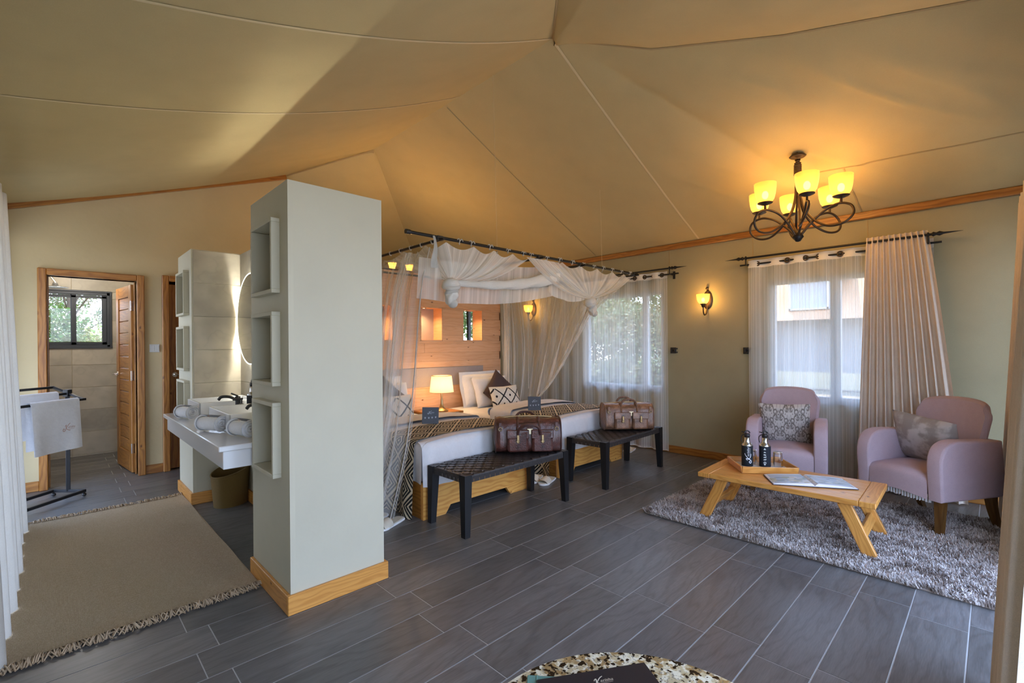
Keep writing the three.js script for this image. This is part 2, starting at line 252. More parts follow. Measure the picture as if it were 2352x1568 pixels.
// ---------------------------------------------------------------- materials
const M = {};
M.canvas = std(L(0.58, 0.46, 0.235), 0.9, { map: again(T.canvas, 1, 1), bumpMap: T.weave, bumpScale: 0.0006 });
M.canvasWall = std(L(0.40, 0.355, 0.22), 0.9, { map: again(T.canvas, 1, 1), bumpMap: T.weave, bumpScale: 0.0006 });
M.seam = std(L(0.40, 0.30, 0.15), 0.9);
M.seamPale = std(L(0.68, 0.56, 0.33), 0.9);
M.plaster = std(L(0.66, 0.54, 0.32), 0.85, { map: T.paint, bumpMap: T.plaster, bumpScale: 0.0015 });
M.cream = std(L(0.65, 0.61, 0.47), 0.6, { map: T.paint, bumpMap: T.plaster, bumpScale: 0.001 });
M.white = std(L(0.78, 0.78, 0.76), 0.4, { map: T.paint });
M.gloss = phys(L(0.82, 0.82, 0.82), 0.12, { clearcoat: 0.6, clearcoatRoughness: 0.06 });
M.grout = std(L(0.42, 0.41, 0.39), 0.8, { bumpMap: T.plaster, bumpScale: 0.001 });
M.planks = [0.84, 0.92, 1.0, 1.08].map((k, i) => std(L(0.84 * k, 0.85 * k, (0.86 + 0.02 * (i & 1)) * k), 0.36, { map: T.tile, bumpMap: T.tileB, bumpScale: 0.0004 }));
M.pine = std(0xffffff, 0.5, { map: T.pine });
M.teak = phys(0xffffff, 0.42, { map: T.teak, clearcoat: 0.25, clearcoatRoughness: 0.3 });
M.orange = phys(0xffffff, 0.4, { map: T.orange, clearcoat: 0.3, clearcoatRoughness: 0.3 });
M.clad = [0.96, 1.0, 1.03].map((k) => std(L(0.95 * k, 0.86 * k, 0.80 * k), 0.6, { map: T.clad }));
M.darkWood = std(L(0.36, 0.40, 0.46), 0.5, { map: again(T.orange, 1 / 1.2, 1 / 0.3) });
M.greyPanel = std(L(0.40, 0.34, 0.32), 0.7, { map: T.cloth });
M.stone = [0.92, 1.0, 1.05].map((k) => std(L(0.92 * k, 0.89 * k, 0.84 * k), 0.45, { map: T.stone }));
M.black = std(L(0.018, 0.018, 0.02), 0.45);
M.blackMetal = std(L(0.03, 0.03, 0.032), 0.4, { metalness: 0.6 });
M.bronze = std(L(0.09, 0.062, 0.042), 0.42, { metalness: 0.75 });
M.brass = std(L(0.42, 0.3, 0.15), 0.3, { metalness: 0.9 });
M.chrome = std(L(0.75, 0.75, 0.76), 0.12, { metalness: 1 });
M.steel = std(L(0.6, 0.6, 0.58), 0.25, { metalness: 1 });
M.alu = std(L(0.05, 0.055, 0.065), 0.5, { metalness: 0.3 });
M.aluPale = std(L(0.34, 0.40, 0.46), 0.5, { metalness: 0.2 });
M.glass = phys(0xffffff, 0.0, { transmission: 1, thickness: 0, ior: 1.45, specularIntensity: 0.6 });
M.tumbler = phys(0xffffff, 0.01, { transmission: 1, thickness: 0.01, ior: 1.45 });
M.mirror = std(L(0.86, 0.87, 0.86), 0.03, { metalness: 1 });
M.linen = std(L(0.78, 0.78, 0.80), 0.85, { map: T.cloth, bumpMap: T.weave, bumpScale: 0.0004 });
M.towel = std(L(0.80, 0.80, 0.82), 0.95, { map: T.cloth, bumpMap: T.plaster, bumpScale: 0.003 });
M.towelLogo = std(L(0.50, 0.30, 0.24), 0.9, { transparent: true, alphaMap: T.towelLogo }); M.rollLogo = std(L(0.60, 0.40, 0.33), 0.9, { transparent: true, alphaMap: T.rollLogo });
M.runner = std(0xffffff, 0.9, { map: T.runner });
M.cross = std(0xffffff, 0.9, { map: T.cross });
M.brownCloth = std(L(0.075, 0.045, 0.042), 0.85, { map: T.cloth, bumpMap: T.weave, bumpScale: 0.0006 });
M.mauve = phys(L(0.55, 0.43, 0.48), 0.85, { map: again(T.cloth, 4, 4), bumpMap: T.weave, bumpScale: 0.0008, sheen: 0.25, sheenRoughness: 0.5, sheenColor: L(0.6, 0.55, 0.6) });
M.damask = std(0xffffff, 0.75, { map: T.damask });
M.velvet = phys(0xffffff, 0.6, { map: T.velvet, sheen: 0.6, sheenRoughness: 0.4, sheenColor: L(0.6, 0.6, 0.62) });
M.drape = std(L(0.82, 0.70, 0.58), 0.9, { map: T.cloth, bumpMap: T.weave, bumpScale: 0.0006 });
M.drapePale = phys(L(0.66, 0.62, 0.55), 0.95, { map: T.cloth, transmission: 0.3, thickness: 0, bumpMap: T.weave, bumpScale: 0.0006 });
M.sheer = phys(L(0.86, 0.89, 0.90), 1.0, { transparent: true, alphaMap: T.sheer, transmission: 0.42, thickness: 0 });
M.sheerHem = std(L(0.80, 0.78, 0.73), 0.9, { transparent: true, opacity: 0.92 });
M.net = std(L(0.88, 0.87, 0.84), 0.95, { transparent: true, alphaMap: T.pleat, opacity: 0.6 });
M.netThick = std(L(0.88, 0.86, 0.80), 0.95, { transparent: true, alphaMap: T.pleat, opacity: 1.15 });
M.netSolid = std(L(0.82, 0.80, 0.74), 0.95, { bumpMap: T.leather, bumpScale: 0.004 });
M.leatherDark = phys(L(0.16, 0.055, 0.04), 0.34, { map: T.leatherC, bumpMap: T.leather, bumpScale: 0.0028, clearcoat: 0.35, clearcoatRoughness: 0.25 });
M.leatherTan = phys(L(0.40, 0.22, 0.125), 0.4, { map: T.leatherC, bumpMap: T.leather, bumpScale: 0.0022, clearcoat: 0.3, clearcoatRoughness: 0.3 });
M.strap = phys(L(0.028, 0.024, 0.024), 0.36, { bumpMap: T.leather, bumpScale: 0.001, clearcoat: 0.3, clearcoatRoughness: 0.3 });
M.jute = std(L(0.92, 0.90, 0.88), 0.95, { map: T.jute, bumpMap: T.juteB, bumpScale: 0.005 });
M.juteYarn = std(L(0.46, 0.34, 0.22), 0.95);
M.basket = std(0xffffff, 0.7, { map: T.basket, bumpMap: T.basketB, bumpScale: 0.004 });
M.granite = phys(0xffffff, 0.18, { map: T.granite });
M.green = std(L(0.12, 0.25, 0.20), 0.6, { map: T.cloth });
M.paper = std(L(0.74, 0.74, 0.8), 0.7);
M.shoe = std(L(0.78, 0.72, 0.58), 0.9, { map: T.cloth });
M.shoeSole = std(L(0.82, 0.82, 0.8), 0.7);

// ================================================================ THE SETTING
const XL = -0.35, XR = 5.3, ZF = 0.35, ZB = -7.65, ZD = -6.08;   // left, right, front and back wall faces; the bathroom partition
const RX = 2.764, RY = 3.65, EL = 2.55, ER = 2.47;              // ridge; eaves on the left and on the right
const SP = [[-2.36, RX, RY], [-1.74, 3.13, 3.45], [-0.957, 3.4, 3.3], [0.01, 3.6, 3.14], [0.56, 3.72, 3.05], [2.4, 4.1, 2.8]];
function topL(z) { if (z > -2.36) { const t = (z + 2.36) / 2.92; return [RX - 3.114 * t, RY - 1.1 * t]; } if (z < -5.18) { const t = (-5.18 - z) / 3.92; return [RX - 3.114 * t, RY - 1.1 * t]; } return [RX, RY]; }
function topR(z) {
  if (z < -5.18) { const t = (-5.18 - z) / 2.72; return [RX + 2.536 * t, RY - 1.18 * t]; }
  if (z <= -2.36) return [RX, RY];
  for (let i = 1; i < SP.length; i++) if (z <= SP[i][0] || i === SP.length - 1) { const t = (z - SP[i - 1][0]) / (SP[i][0] - SP[i - 1][0]); return [lerp(SP[i - 1][1], SP[i][1], t), lerp(SP[i - 1][2], SP[i][2], t)]; }
}
const streak = (a, b, s) => Math.pow(1 - Math.abs(vn(a * s, b * s * 0.16) * 2 - 1), 2.2);
function roofY(x, z, sag = true) {
  const [xl, yl] = topL(z), [xr, yr] = topR(z);
  if (x <= xl) {
    const s = (x - XL) / Math.max(xl - XL, 0.05); let y = EL + (yl - EL) * s;
    if (sag && s > 0 && s < 1) y -= 0.137 * 4 * s * (1 - s) * smooth(z, -7, -4) * (1 - 0.5 * smooth(z, -1.5, 0.3));
    return y;
  }
  if (x >= xr) {
    const s = (x - xr) / Math.max(XR - xr, 0.05); let y = yr + (ER - yr) * s;
    if (sag && s > 0 && s < 1) {
      const e = Math.min(1, Math.min(s, 1 - s) * 6);
      y -= 0.02 * 4 * s * (1 - s) + e * 0.012 * streak(x - z * 0.9, x + z, 5) * (0.35 + 0.65 * smooth(z, -3, -0.8)) * (0.5 + vn(x * 2, z * 2));
      const f = Math.abs((x - RX) * 0.52 - (z + 2.36) * 0.86);   // a soft fold that runs from the ridge end towards the lamp
      y += e * 0.05 * Math.exp(-f * 9) * smooth(z, -2.4, -2) * smooth(-z, 0.9, 1.6);
    }
    return y;
  }
  const s = (x - xl) / Math.max(xr - xl, 1e-3); let y = yl + (yr - yl) * s;
  if (sag) { const e = Math.min(1, Math.min(s, 1 - s) * 5) * (z > -2.36 ? 1 : 0.35); y -= e * 0.02 * streak(x * 0.75 + z * 0.66, x * 0.66 - z * 0.75, 4.5) * (0.4 + vn(x * 1.7 + 5, z * 1.7)) + (z > -2.36 ? 0.05 * 4 * s * (1 - s) : 0.03 * 4 * s * (1 - s)); }
  return y;
}
{
  const ceil = struct('ceiling');
  const ZA = -8.6, ZE = 0.8, rows = (z0, z1) => Math.ceil((z1 - z0) / 0.045);
  const sheet = (name, z0, z1, nx, xa, xb) => part(name, grid(nx, rows(z0, z1), (u, v) => { const z = lerp(z0, z1, v), x = lerp(xa(z), xb(z), u); return [x, roofY(x, z), z, x, z]; }), M.canvas, ceil);
  const eave = (z) => Math.min(XL - 0.9, topL(z)[0] - 0.01), eaveR = (z) => Math.max(XR + 0.9, topR(z)[0] + 0.01);
  const P = (s) => (z) => s(z)[0];
  // the canvas in its sewn panels: left slope, right slope, both hips
  for (const [a, b] of [[ZA, -5.18], [-5.18, -3.53], [-3.53, -2.36], [-2.36, ZE]]) sheet('canvas_panel', a, b, 56, eave, P(topL));
  for (const [a, b] of [[ZA, -5.18], [-5.18, -2.36], [-2.36, ZE]]) sheet('canvas_panel', a, b, 70, P(topR), eaveR);
  sheet('canvas_panel', -2.36, ZE, 60, P(topL), P(topR));
  sheet('canvas_panel', ZA, -5.18, 60, P(topL), P(topR));
  // outer fly above, so that no light comes through
  part('outer_fly', grid(40, 50, (u, v) => { const z = lerp(-9.0, 0.85, v), x = lerp(-1.3, 6.4, u); return [x, roofY(clamp(x, -1.2, 6.1), clamp(z, ZA, ZE), false) + 0.12, z]; }), M.canvasWall, ceil);
  // seams: narrow sewn tapes that hang a little below the cloth
  const seam = (pts, w, mat, n = 90) => {
    const c = new THREE.CatmullRomCurve3(pts.map((p) => V(p[0], 0, p[1])), false, 'catmullrom', 0);
    part('seam', grid(2, n, (u, v) => { const p = c.getPoint(v), t = c.getTangent(v), s = (u - 0.5) * w, x = p.x - t.z * s, z = p.z + t.x * s; return [x, roofY(x, z) - 0.003 - (u === 0.5 ? 0.0025 : 0), z]; }), mat, ceil);
  };
  seam([[RX - 0.02, -2.36], [XL, -2.36]], 0.02, M.seamPale); seam([[RX - 0.02, -3.53], [XL, -3.5]], 0.018, M.seamPale);
  seam([[RX + 0.02, -2.37], [XR - 0.05, -2.34]], 0.022, M.seamPale);
  seam([[RX + 0.02, -3.75], [XR - 0.05, -3.75]], 0.01, M.canvasWall);
  seam([[4.66, 0.5], [4.64, -1.2]], 0.012, M.seam); seam([[4.64, -0.86], [5.25, -0.84]], 0.012, M.seam);
  seam(SP.slice(0, 5).map((p) => [p[1] + 0.004, p[0]]), 0.014, M.seam);
  seam([[RX, -2.36], [RX - 3.114 * 0.9, -2.36 + 2.92 * 0.9]].map((p) => [p[0] - 0.004, p[1]]), 0.014, M.seam);
  seam([[RX - 0.006, -5.18], [2.05, -6.08]], 0.03, M.seam);
}
// a wall whose top follows the roof: outline in (along, y), extruded through its thickness
function topLine(x0, x1, n, f) { const q = []; for (let i = 0; i <= n; i++) { const x = lerp(x1, x0, i / n); q.push([x, f(x)]); } return q; }
const hole = (a, b, c, d) => [[a, b], [c, b], [c, d], [a, d]];
// right wall (x = 5.3 .. 5.4), outline in (-z, y)
const WIN = [[0.45, 0.73, 1.62, 1.94], [2.80, 0.73, 3.98, 1.95], [6.15, 0.8, 7.05, 2.0]];
{
  const g = extrude([[-ZF - 0.1, -0.05], [8.0, -0.05], [8.0, ER - 0.01], [-ZF - 0.1, ER - 0.01]], 0.1, WIN.map((w) => hole(...w)));
  g.applyMatrix4(new THREE.Matrix4().makeBasis(V(0, 0, -1), V(0, 1, 0), V(1, 0, 0))); g.translate(XR, 0, 0);
  const w = struct('wall_right', muv(g, 'z'), M.canvasWall);
  for (const z of [-0.8, -1.78, -2.72, -4.0, -5.2]) part('seam', cb(0.004, 0.26, 0.006, 0.001, [XR - 0.001, 2.31, z]), M.seam, w);
  const b = struct('trim_1'); part('wall_plate', [cb(0.05, 0.062, 7.9, 0.006, [XR - 0.027, 2.448, -3.65], null, 'z')], M.orange, b);
  struct('baseboard_right', [cb(0.018, 0.085, 7.9, 0.004, [XR - 0.009, 0.0425, -3.72], null, 'z')], M.orange);
}
// left wall with a wide open doorway behind the pale curtain (z from -5.95 to -2.95)
{
  const f = (s) => roofY(XL, -s, false) + 0.05;
  const g = extrude([[-ZF - 0.1, -0.05], [7.75, -0.05], [7.75, 2.56], [-ZF - 0.1, 2.56]], 0.1, [hole(2.95, 0.0, 5.95, 2.25)]);
  g.applyMatrix4(new THREE.Matrix4().makeBasis(V(0, 0, -1), V(0, 1, 0), V(1, 0, 0))); g.translate(XL - 0.1, 0, 0);
  struct('wall_left', muv(g, 'z'), M.canvasWall);
}
{
  const g = extrude([[XL - 0.1, -0.05], [XR + 0.1, -0.05], ...topLine(XL - 0.1, XR + 0.1, 40, (x) => roofY(x, ZF, false) + 0.05)], 0.1, [hole(-0.2, 0.0, 4.95, 2.26)]);
  g.translate(0, 0, ZF); struct('wall_front', muv(g, 'x'), M.canvasWall);
}
{
  const g = extrude([[XL - 0.1, -0.05], [XR + 0.1, -0.05], ...topLine(XL - 0.1, XR + 0.1, 40, (x) => Math.max(2.5, roofY(x, ZB, false) + 0.05))], 0.1, [hole(-0.26, 1.305, 0.5, 1.975)]);
  g.translate(0, 0, ZB - 0.1); struct('wall_back', muv(g, 'x'), M.plaster);
}
// the partition with the two doors, its sloping top under a timber rafter
{
  const g = extrude([[XL, -0.05], [-0.045, -0.05], [-0.045, 1.97], [0.604, 1.97], [0.604, -0.05], [0.87, -0.05], [0.87, 1.99], [1.62, 1.99], [1.62, -0.05], [2.05, -0.05], [2.05, 3.36], [XL, 2.535]], 0.1);
  g.translate(0, 0, ZD - 0.1);
  struct('wall_partition_back', muv(g, 'x'), M.plaster);
  struct('wall_closet', [bx(0.1, 2.9, 1.47, [2.0, 1.45, -6.915])], M.plaster);
  const len = Math.hypot(2.4, 0.845), a = Math.atan2(0.845, 2.4), r = struct('trim_2');
  part('rafter', cb(len, 0.06, 0.05, 0.006, [0.85, 2.965 - 0.012, ZD + 0.025], [0, 0, a]), M.orange, r);
  const b = struct('baseboard_back');
  for (const [x0, x1] of [[XL, -0.105], [0.664, 0.815], [1.68, 2.05]]) part('baseboard_board', cb(x1 - x0, 0.09, 0.018, 0.004, [(x0 + x1) / 2, 0.045, ZD + 0.009]), M.orange, b);
}
// doors
function doorFrame(d, x0, x1, top) {
  const w = 0.06, z = ZD - 0.04, dp = 0.17;
  part('door_frame', [cb(w, top + w, dp, 0.006, [x0 - w / 2, (top + w) / 2, z]), cb(w, top + w, dp, 0.006, [x1 + w / 2, (top + w) / 2, z]), cb(x1 - x0, w, dp, 0.006, [(x0 + x1) / 2, top + w / 2, z]),
    cb(0.014, top, 0.03, 0.003, [x0 + 0.007, top / 2, ZD - 0.08]), cb(0.014, top, 0.03, 0.003, [x1 - 0.007, top / 2, ZD - 0.08])], M.orange, d);
}
function doorLeaf(d, w, h, handed) {                           // leaf in its own axes: hinge at x = 0, running to -x * handed
  const leaf = new THREE.Group(); leaf.name = 'leaf'; d.add(leaf);
  const s = -handed, t = 0.04, st = 0.1;
  part('leaf_rails', [cb(st, h, t, 0.004, [s * st / 2, h / 2, 0]), cb(st, h, t, 0.004, [s * (w - st / 2), h / 2, 0]), cb(w - 2 * st, 0.12, t, 0.004, [s * w / 2, h - 0.06, 0]), cb(w - 2 * st, 0.2, t, 0.004, [s * w / 2, 0.1, 0])], M.orange, leaf);
  const n = 13, ph = (h - 0.32) / n;
  for (let i = 0; i < n; i++) part('plank', cb(w - 2 * st + 0.004, ph - 0.006, 0.022, 0.004, [s * w / 2, 0.2 + ph * (i + 0.5), 0], null, 'x', i * 0.37, i * 0.21), M.orange, leaf);
  for (const k of [1, -1]) part('handle', [rod([s * (w - 0.05), 1.0, k * 0.02], [s * (w - 0.05), 1.0, k * 0.065], 0.009), rod([s * (w - 0.05), 1.0, k * 0.06], [s * (w - 0.17), 1.0, k * 0.06], 0.008), xf(new THREE.CylinderGeometry(0.025, 0.025, 0.006, 20), [s * (w - 0.05), 1.0, k * 0.023], [Math.PI / 2, 0, 0])], M.chrome, leaf);
  part('lock_plate', cb(0.004, 0.18, 0.022, 0.001, [s * (w + 0.001), 0.97, 0]), M.chrome, leaf);
  for (const y of [0.25, 1.0, 1.72]) part('hinge', [cb(0.006, 0.1, 0.032, 0.001, [-s * 0.003, y, 0.0]), rod([-s * 0.006, y - 0.05, 0.02], [-s * 0.006, y + 0.05, 0.02], 0.006)], M.chrome, leaf);
  return leaf;
}
{
  const d1 = struct('door_1'); doorFrame(d1, -0.045, 0.604, 1.97);
  const leaf = doorLeaf(d1, 0.63, 1.94, 1); leaf.position.set(0.588, 0.008, ZD - 0.13); leaf.rotation.y = -Math.PI / 2 + 0.11;
  const d2 = struct('door_2'); doorFrame(d2, 0.87, 1.62, 1.99);
  const l2 = doorLeaf(d2, 0.74, 1.96, 1); l2.position.set(1.615, 0.008, ZD - 0.06);
}
// ---- floor: grey wood-look tiles in running bond, pale grout
{
  const f = struct('floor', bx(5.9, 0.12, 8.3, [2.475, -0.0615, -3.65]), M.grout);
  const row = 0.2075, len = 0.8315; seed = 5;
  for (let k = -2; ; k++) {
    const z1 = -0.083 - row * k, z0 = z1 - row; if (z1 < ZB) break;
    const a = Math.max(z0, ZB), b = Math.min(z1, ZF); if (b - a < 0.02) continue;
    const ph = (k & 1) ? 2.172 : 2.088; let x = ph - Math.ceil((ph - XL) / len) * len;
    for (; x < XR; x += len) {
      const x0 = Math.max(x, XL), x1 = Math.min(x + len, XR); if (x1 - x0 < 0.03) continue;
      part('plank', cb(x1 - x0 - 0.004, 0.01, b - a - 0.004, 0.0012, [(x0 + x1) / 2, -0.005, (a + b) / 2], null, 'x', rnd() * 3, Math.floor(rnd() * 2) * 0.207 + rnd() * 0.02), M.planks[Math.floor(rnd() * 4)], f);
    }
  }
}
// ---- the dividing wall: two pillars with box shelves, a tiled recess between them for the wash stand
{
  const w = struct('wall_divider');
  const X0 = 0.815, X1 = 1.315, Y = 2.11, P1 = [-2.98, -2.388], P2 = [-5.18, -4.62], XB = 1.18;
  const boxes = [[0.64, 1.018], [1.10, 1.475], [1.568, 1.944]];
  for (const [za, zb, first] of [[...P1, -2.845], [...P2, -5.06]]) {
    const s0 = first, s1 = first + 0.34, t = 0.025;
    // left face with three openings, the other faces as solid slabs
    const g = extrude([[-zb, 0], [-za, 0], [-za, Y], [-zb, Y]], t, boxes.map(([a, b]) => hole(-s1 + 0.015, a + 0.015, -s0 - 0.015, b - 0.015)));
    g.applyMatrix4(new THREE.Matrix4().makeBasis(V(0, 0, -1), V(0, 1, 0), V(1, 0, 0))); g.translate(X0, 0, 0);
    part('pillar', [muv(g, 'y'), bx(X1 - X0 - t, Y, t, [(X0 + X1 + t) / 2, Y / 2, zb - t / 2]), bx(X1 - X0 - t, Y, t, [(X0 + X1 + t) / 2, Y / 2, za + t / 2]), bx(t, Y, zb - za - 2 * t, [X1 - t / 2, Y / 2, (za + zb) / 2]), bx(X1 - X0 - 2 * t, t, zb - za - 2 * t, [(X0 + X1) / 2, Y - t / 2, (za + zb) / 2])], M.cream, w);
    for (const [a, b] of boxes) {                              // each shelf box stands 4 cm proud of the pillar
      const k = 0.02, xa = X0 - 0.04, xb = X0 + 0.27, cx = (xa + xb) / 2, cz = (s0 + s1) / 2, cy = (a + b) / 2;
      part('shelf_box', [cb(xb - xa, k, s1 - s0, 0.002, [cx, a + k / 2, cz]), cb(xb - xa, k, s1 - s0, 0.002, [cx, b - k / 2, cz]), cb(xb - xa, b - a - 2 * k, k, 0.002, [cx, cy, s0 + k / 2]), cb(xb - xa, b - a - 2 * k, k, 0.002, [cx, cy, s1 - k / 2]), bx(0.01, b - a, s1 - s0, [xb, cy, cz])], M.cream, w);
    }
  }
  part('recess_wall', bx(X1 - XB, Y, P1[0] - P2[1], [(X1 + XB) / 2, Y / 2, (P1[0] + P2[1]) / 2]), M.cream, w);
  // stone tiles on the recess's side and back
  const h = 0.2775, joint = 0.004;
  for (let i = 0; i < 5; i++) {
    const y0 = 0.722 + h * i, y1 = Math.min(y0 + h, Y - 0.005);
    part('tile', cb(XB - X0 - 0.012, y1 - y0 - joint, 0.008, 0.001, [(X0 + XB) / 2 + 0.005, (y0 + y1) / 2, P2[1] + 0.004], null, 'x', i * 0.41, i * 0.3), M.stone[i % 3], w);
    for (let j = 0; j < 3; j++) { const a = P2[1] + 0.01 + j * 0.55, b = Math.min(a + 0.55, P1[0]); part('tile', cb(0.008, y1 - y0 - joint, b - a - joint, 0.001, [XB - 0.004, (y0 + y1) / 2, (a + b) / 2], null, 'z', i * 0.53 + j * 0.3, j * 0.37), M.stone[(i + j) % 3], w); }
  }
  // baseboards round the pillars
  const bb = struct('baseboard_divider'), t = 0.018, hh = 0.095;
  for (const [za, zb] of [P1, P2]) {
    part('baseboard_board', cb(X1 - X0 + 2 * t, hh, t, 0.003, [(X0 + X1) / 2, hh / 2, zb + t / 2]), M.teak, bb);
    part('baseboard_board', cb(t, hh, zb - za, 0.003, [X0 - t / 2, hh / 2, (za + zb) / 2]), M.teak, bb);
    part('baseboard_board', cb(t, hh, zb - za, 0.003, [X1 + t / 2, hh / 2, (za + zb) / 2]), M.teak, bb);
  }
  part('baseboard_board', cb(t, hh, P1[0] - P2[1] - 0.02, 0.003, [XB - t / 2, hh / 2, (P1[0] + P2[1]) / 2]), M.teak, bb);
}
// ---- bathroom behind the first door: tiled walls, low ceiling, window
{
  const w = struct('wall_bathroom');
  part('side_wall', bx(0.08, 2.3, 1.47, [0.80, 1.15, -6.915]), M.plaster, w);
  part('bath_ceiling', bx(1.2, 0.04, 1.5, [0.24, 2.27, -6.9]), M.white, w);
  const H = 0.268, ys = []; for (let y = 0.0; y < 2.25; y += H) ys.push(y + 0.022);
  let k = 0;
  for (const y of [-0.246 + 0.0, ...ys]) for (let c = -1; c < 2; c++) {
    const r = [Math.max(0.152 + c * 0.6 - 0.0, XL), Math.max(y, 0), Math.min(0.152 + (c + 1) * 0.6, 0.76), Math.min(y + H, 2.25)]; if (r[2] - r[0] < 0.02 || r[3] - r[1] < 0.02) continue;
    for (const q of minus(r, [[-0.27, 1.295, 0.51, 1.985]])) part('tile', cb(q[2] - q[0] - 0.003, q[3] - q[1] - 0.003, 0.008, 0.001, [(q[0] + q[2]) / 2, (q[1] + q[3]) / 2, ZB + 0.004], null, 'x', k * 0.37, k++ * 0.23), M.stone[k % 3], w);
  }
  for (const y of ys) for (let c = 0; c < 3; c++) { const z0 = ZB + 0.01 + c * 0.49, z1 = z0 + 0.487; for (const x of [XL + 0.004, 0.756]) part('tile', cb(0.008, Math.min(H, 2.25 - y) - 0.003, z1 - z0, 0.001, [x, y + Math.min(H, 2.25 - y) / 2, (z0 + z1) / 2], null, 'z', k * 0.37, k++ * 0.23), M.stone[k % 3], w); }
}
{
  const t = thing('ceiling_light', 'round white ceiling light in the bathroom, out of sight above the door head', 'ceiling light', null, [0.2, 2.25, -6.85]);
  part('housing', lathe([[0, 0], [0.13, 0], [0.13, -0.03], [0.12, -0.035]], 40), M.white, t);
  part('diffuser', lathe([[0.12, -0.033], [0.11, -0.05], [0, -0.056]], 40), std(L(0.9, 0.9, 0.88), 0.5, { emissive: L(1, 0.93, 0.82), emissiveIntensity: 3 }), t);
  const l = new THREE.PointLight(L(1, 0.93, 0.82), 2.2, 0, 2); l.position.set(0, -0.07, 0); l.castShadow = true; l.shadow.radius = 5; t.add(l);
}
// ---- windows
function windowX(n, w, mull, mw, mat) {                        // in the right wall
  const o = struct('window_' + n), [a, b, c, d] = w, x = XR + 0.05, fw = 0.045;
  part('window_frame', [cb(0.06, d - b, fw, 0.004, [x, (b + d) / 2, -a - fw / 2]), cb(0.06, d - b, fw, 0.004, [x, (b + d) / 2, -c + fw / 2]), cb(0.06, fw, c - a, 0.004, [x, b + fw / 2, -(a + c) / 2]), cb(0.06, fw, c - a, 0.004, [x, d - fw / 2, -(a + c) / 2])], mat, o);
  part('mullion', cb(0.06, d - b - 2 * fw, mw, 0.004, [x, (b + d) / 2, -mull]), mat, o);
  for (const [p, q] of [[a + fw, mull - mw / 2], [mull + mw / 2, c - fw]]) part('pane', bx(0.005, d - b - 2 * fw, q - p, [x + 0.01, (b + d) / 2, -(p + q) / 2]), M.glass, o);
  part('window_sill', cb(0.09, 0.02, c - a + 0.06, 0.004, [XR + 0.02, b - 0.01, -(a + c) / 2]), mat, o);
}
windowX(1, WIN[0], 1.055, 0.085, M.aluPale); windowX(2, WIN[1], 3.065, 0.07, M.aluPale); windowX(3, WIN[2], 6.6, 0.05, M.alu);
{
  const o = struct('window_4'), a = -0.26, c = 0.5, b = 1.305, d = 1.975, z = ZB - 0.03, fw = 0.03;
  part('window_frame', [cb(fw, d - b, 0.09, 0.003, [a + fw / 2, (b + d) / 2, z]), cb(fw, d - b, 0.09, 0.003, [c - fw / 2, (b + d) / 2, z]), cb(c - a, fw, 0.09, 0.003, [(a + c) / 2, b + fw / 2, z]), cb(c - a, fw + 0.015, 0.09, 0.003, [(a + c) / 2, d - fw / 2, z]), cb(0.02, d - b, 0.03, 0.003, [c + 0.008, (b + d) / 2, ZB + 0.012]), cb(c - a + 0.04, 0.018, 0.03, 0.003, [(a + c) / 2, b - 0.004, ZB + 0.012]), cb(c - a + 0.04, 0.02, 0.03, 0.003, [(a + c) / 2, d + 0.004, ZB + 0.012])], M.alu, o);
  const sash = (x0, x1, dz, s) => { part('sash', [cb(s, d - b - 2 * fw, 0.03, 0.003, [x0 + s / 2, (b + d) / 2, z + dz]), cb(s, d - b - 2 * fw, 0.03, 0.003, [x1 - s / 2, (b + d) / 2, z + dz]), cb(x1 - x0, 0.035, 0.03, 0.003, [(x0 + x1) / 2, b + fw + 0.017, z + dz]), cb(x1 - x0, 0.03, 0.03, 0.003, [(x0 + x1) / 2, d - fw - 0.03, z + dz])], M.alu, o); part('pane', bx(x1 - x0 - 2 * s, d - b - 0.14, 0.004, [(x0 + x1) / 2, (b + d) / 2, z + dz]), M.glass, o); };
  sash(a + fw, 0.18, -0.02, 0.035); sash(0.15, c - fw, 0.015, 0.045);
}
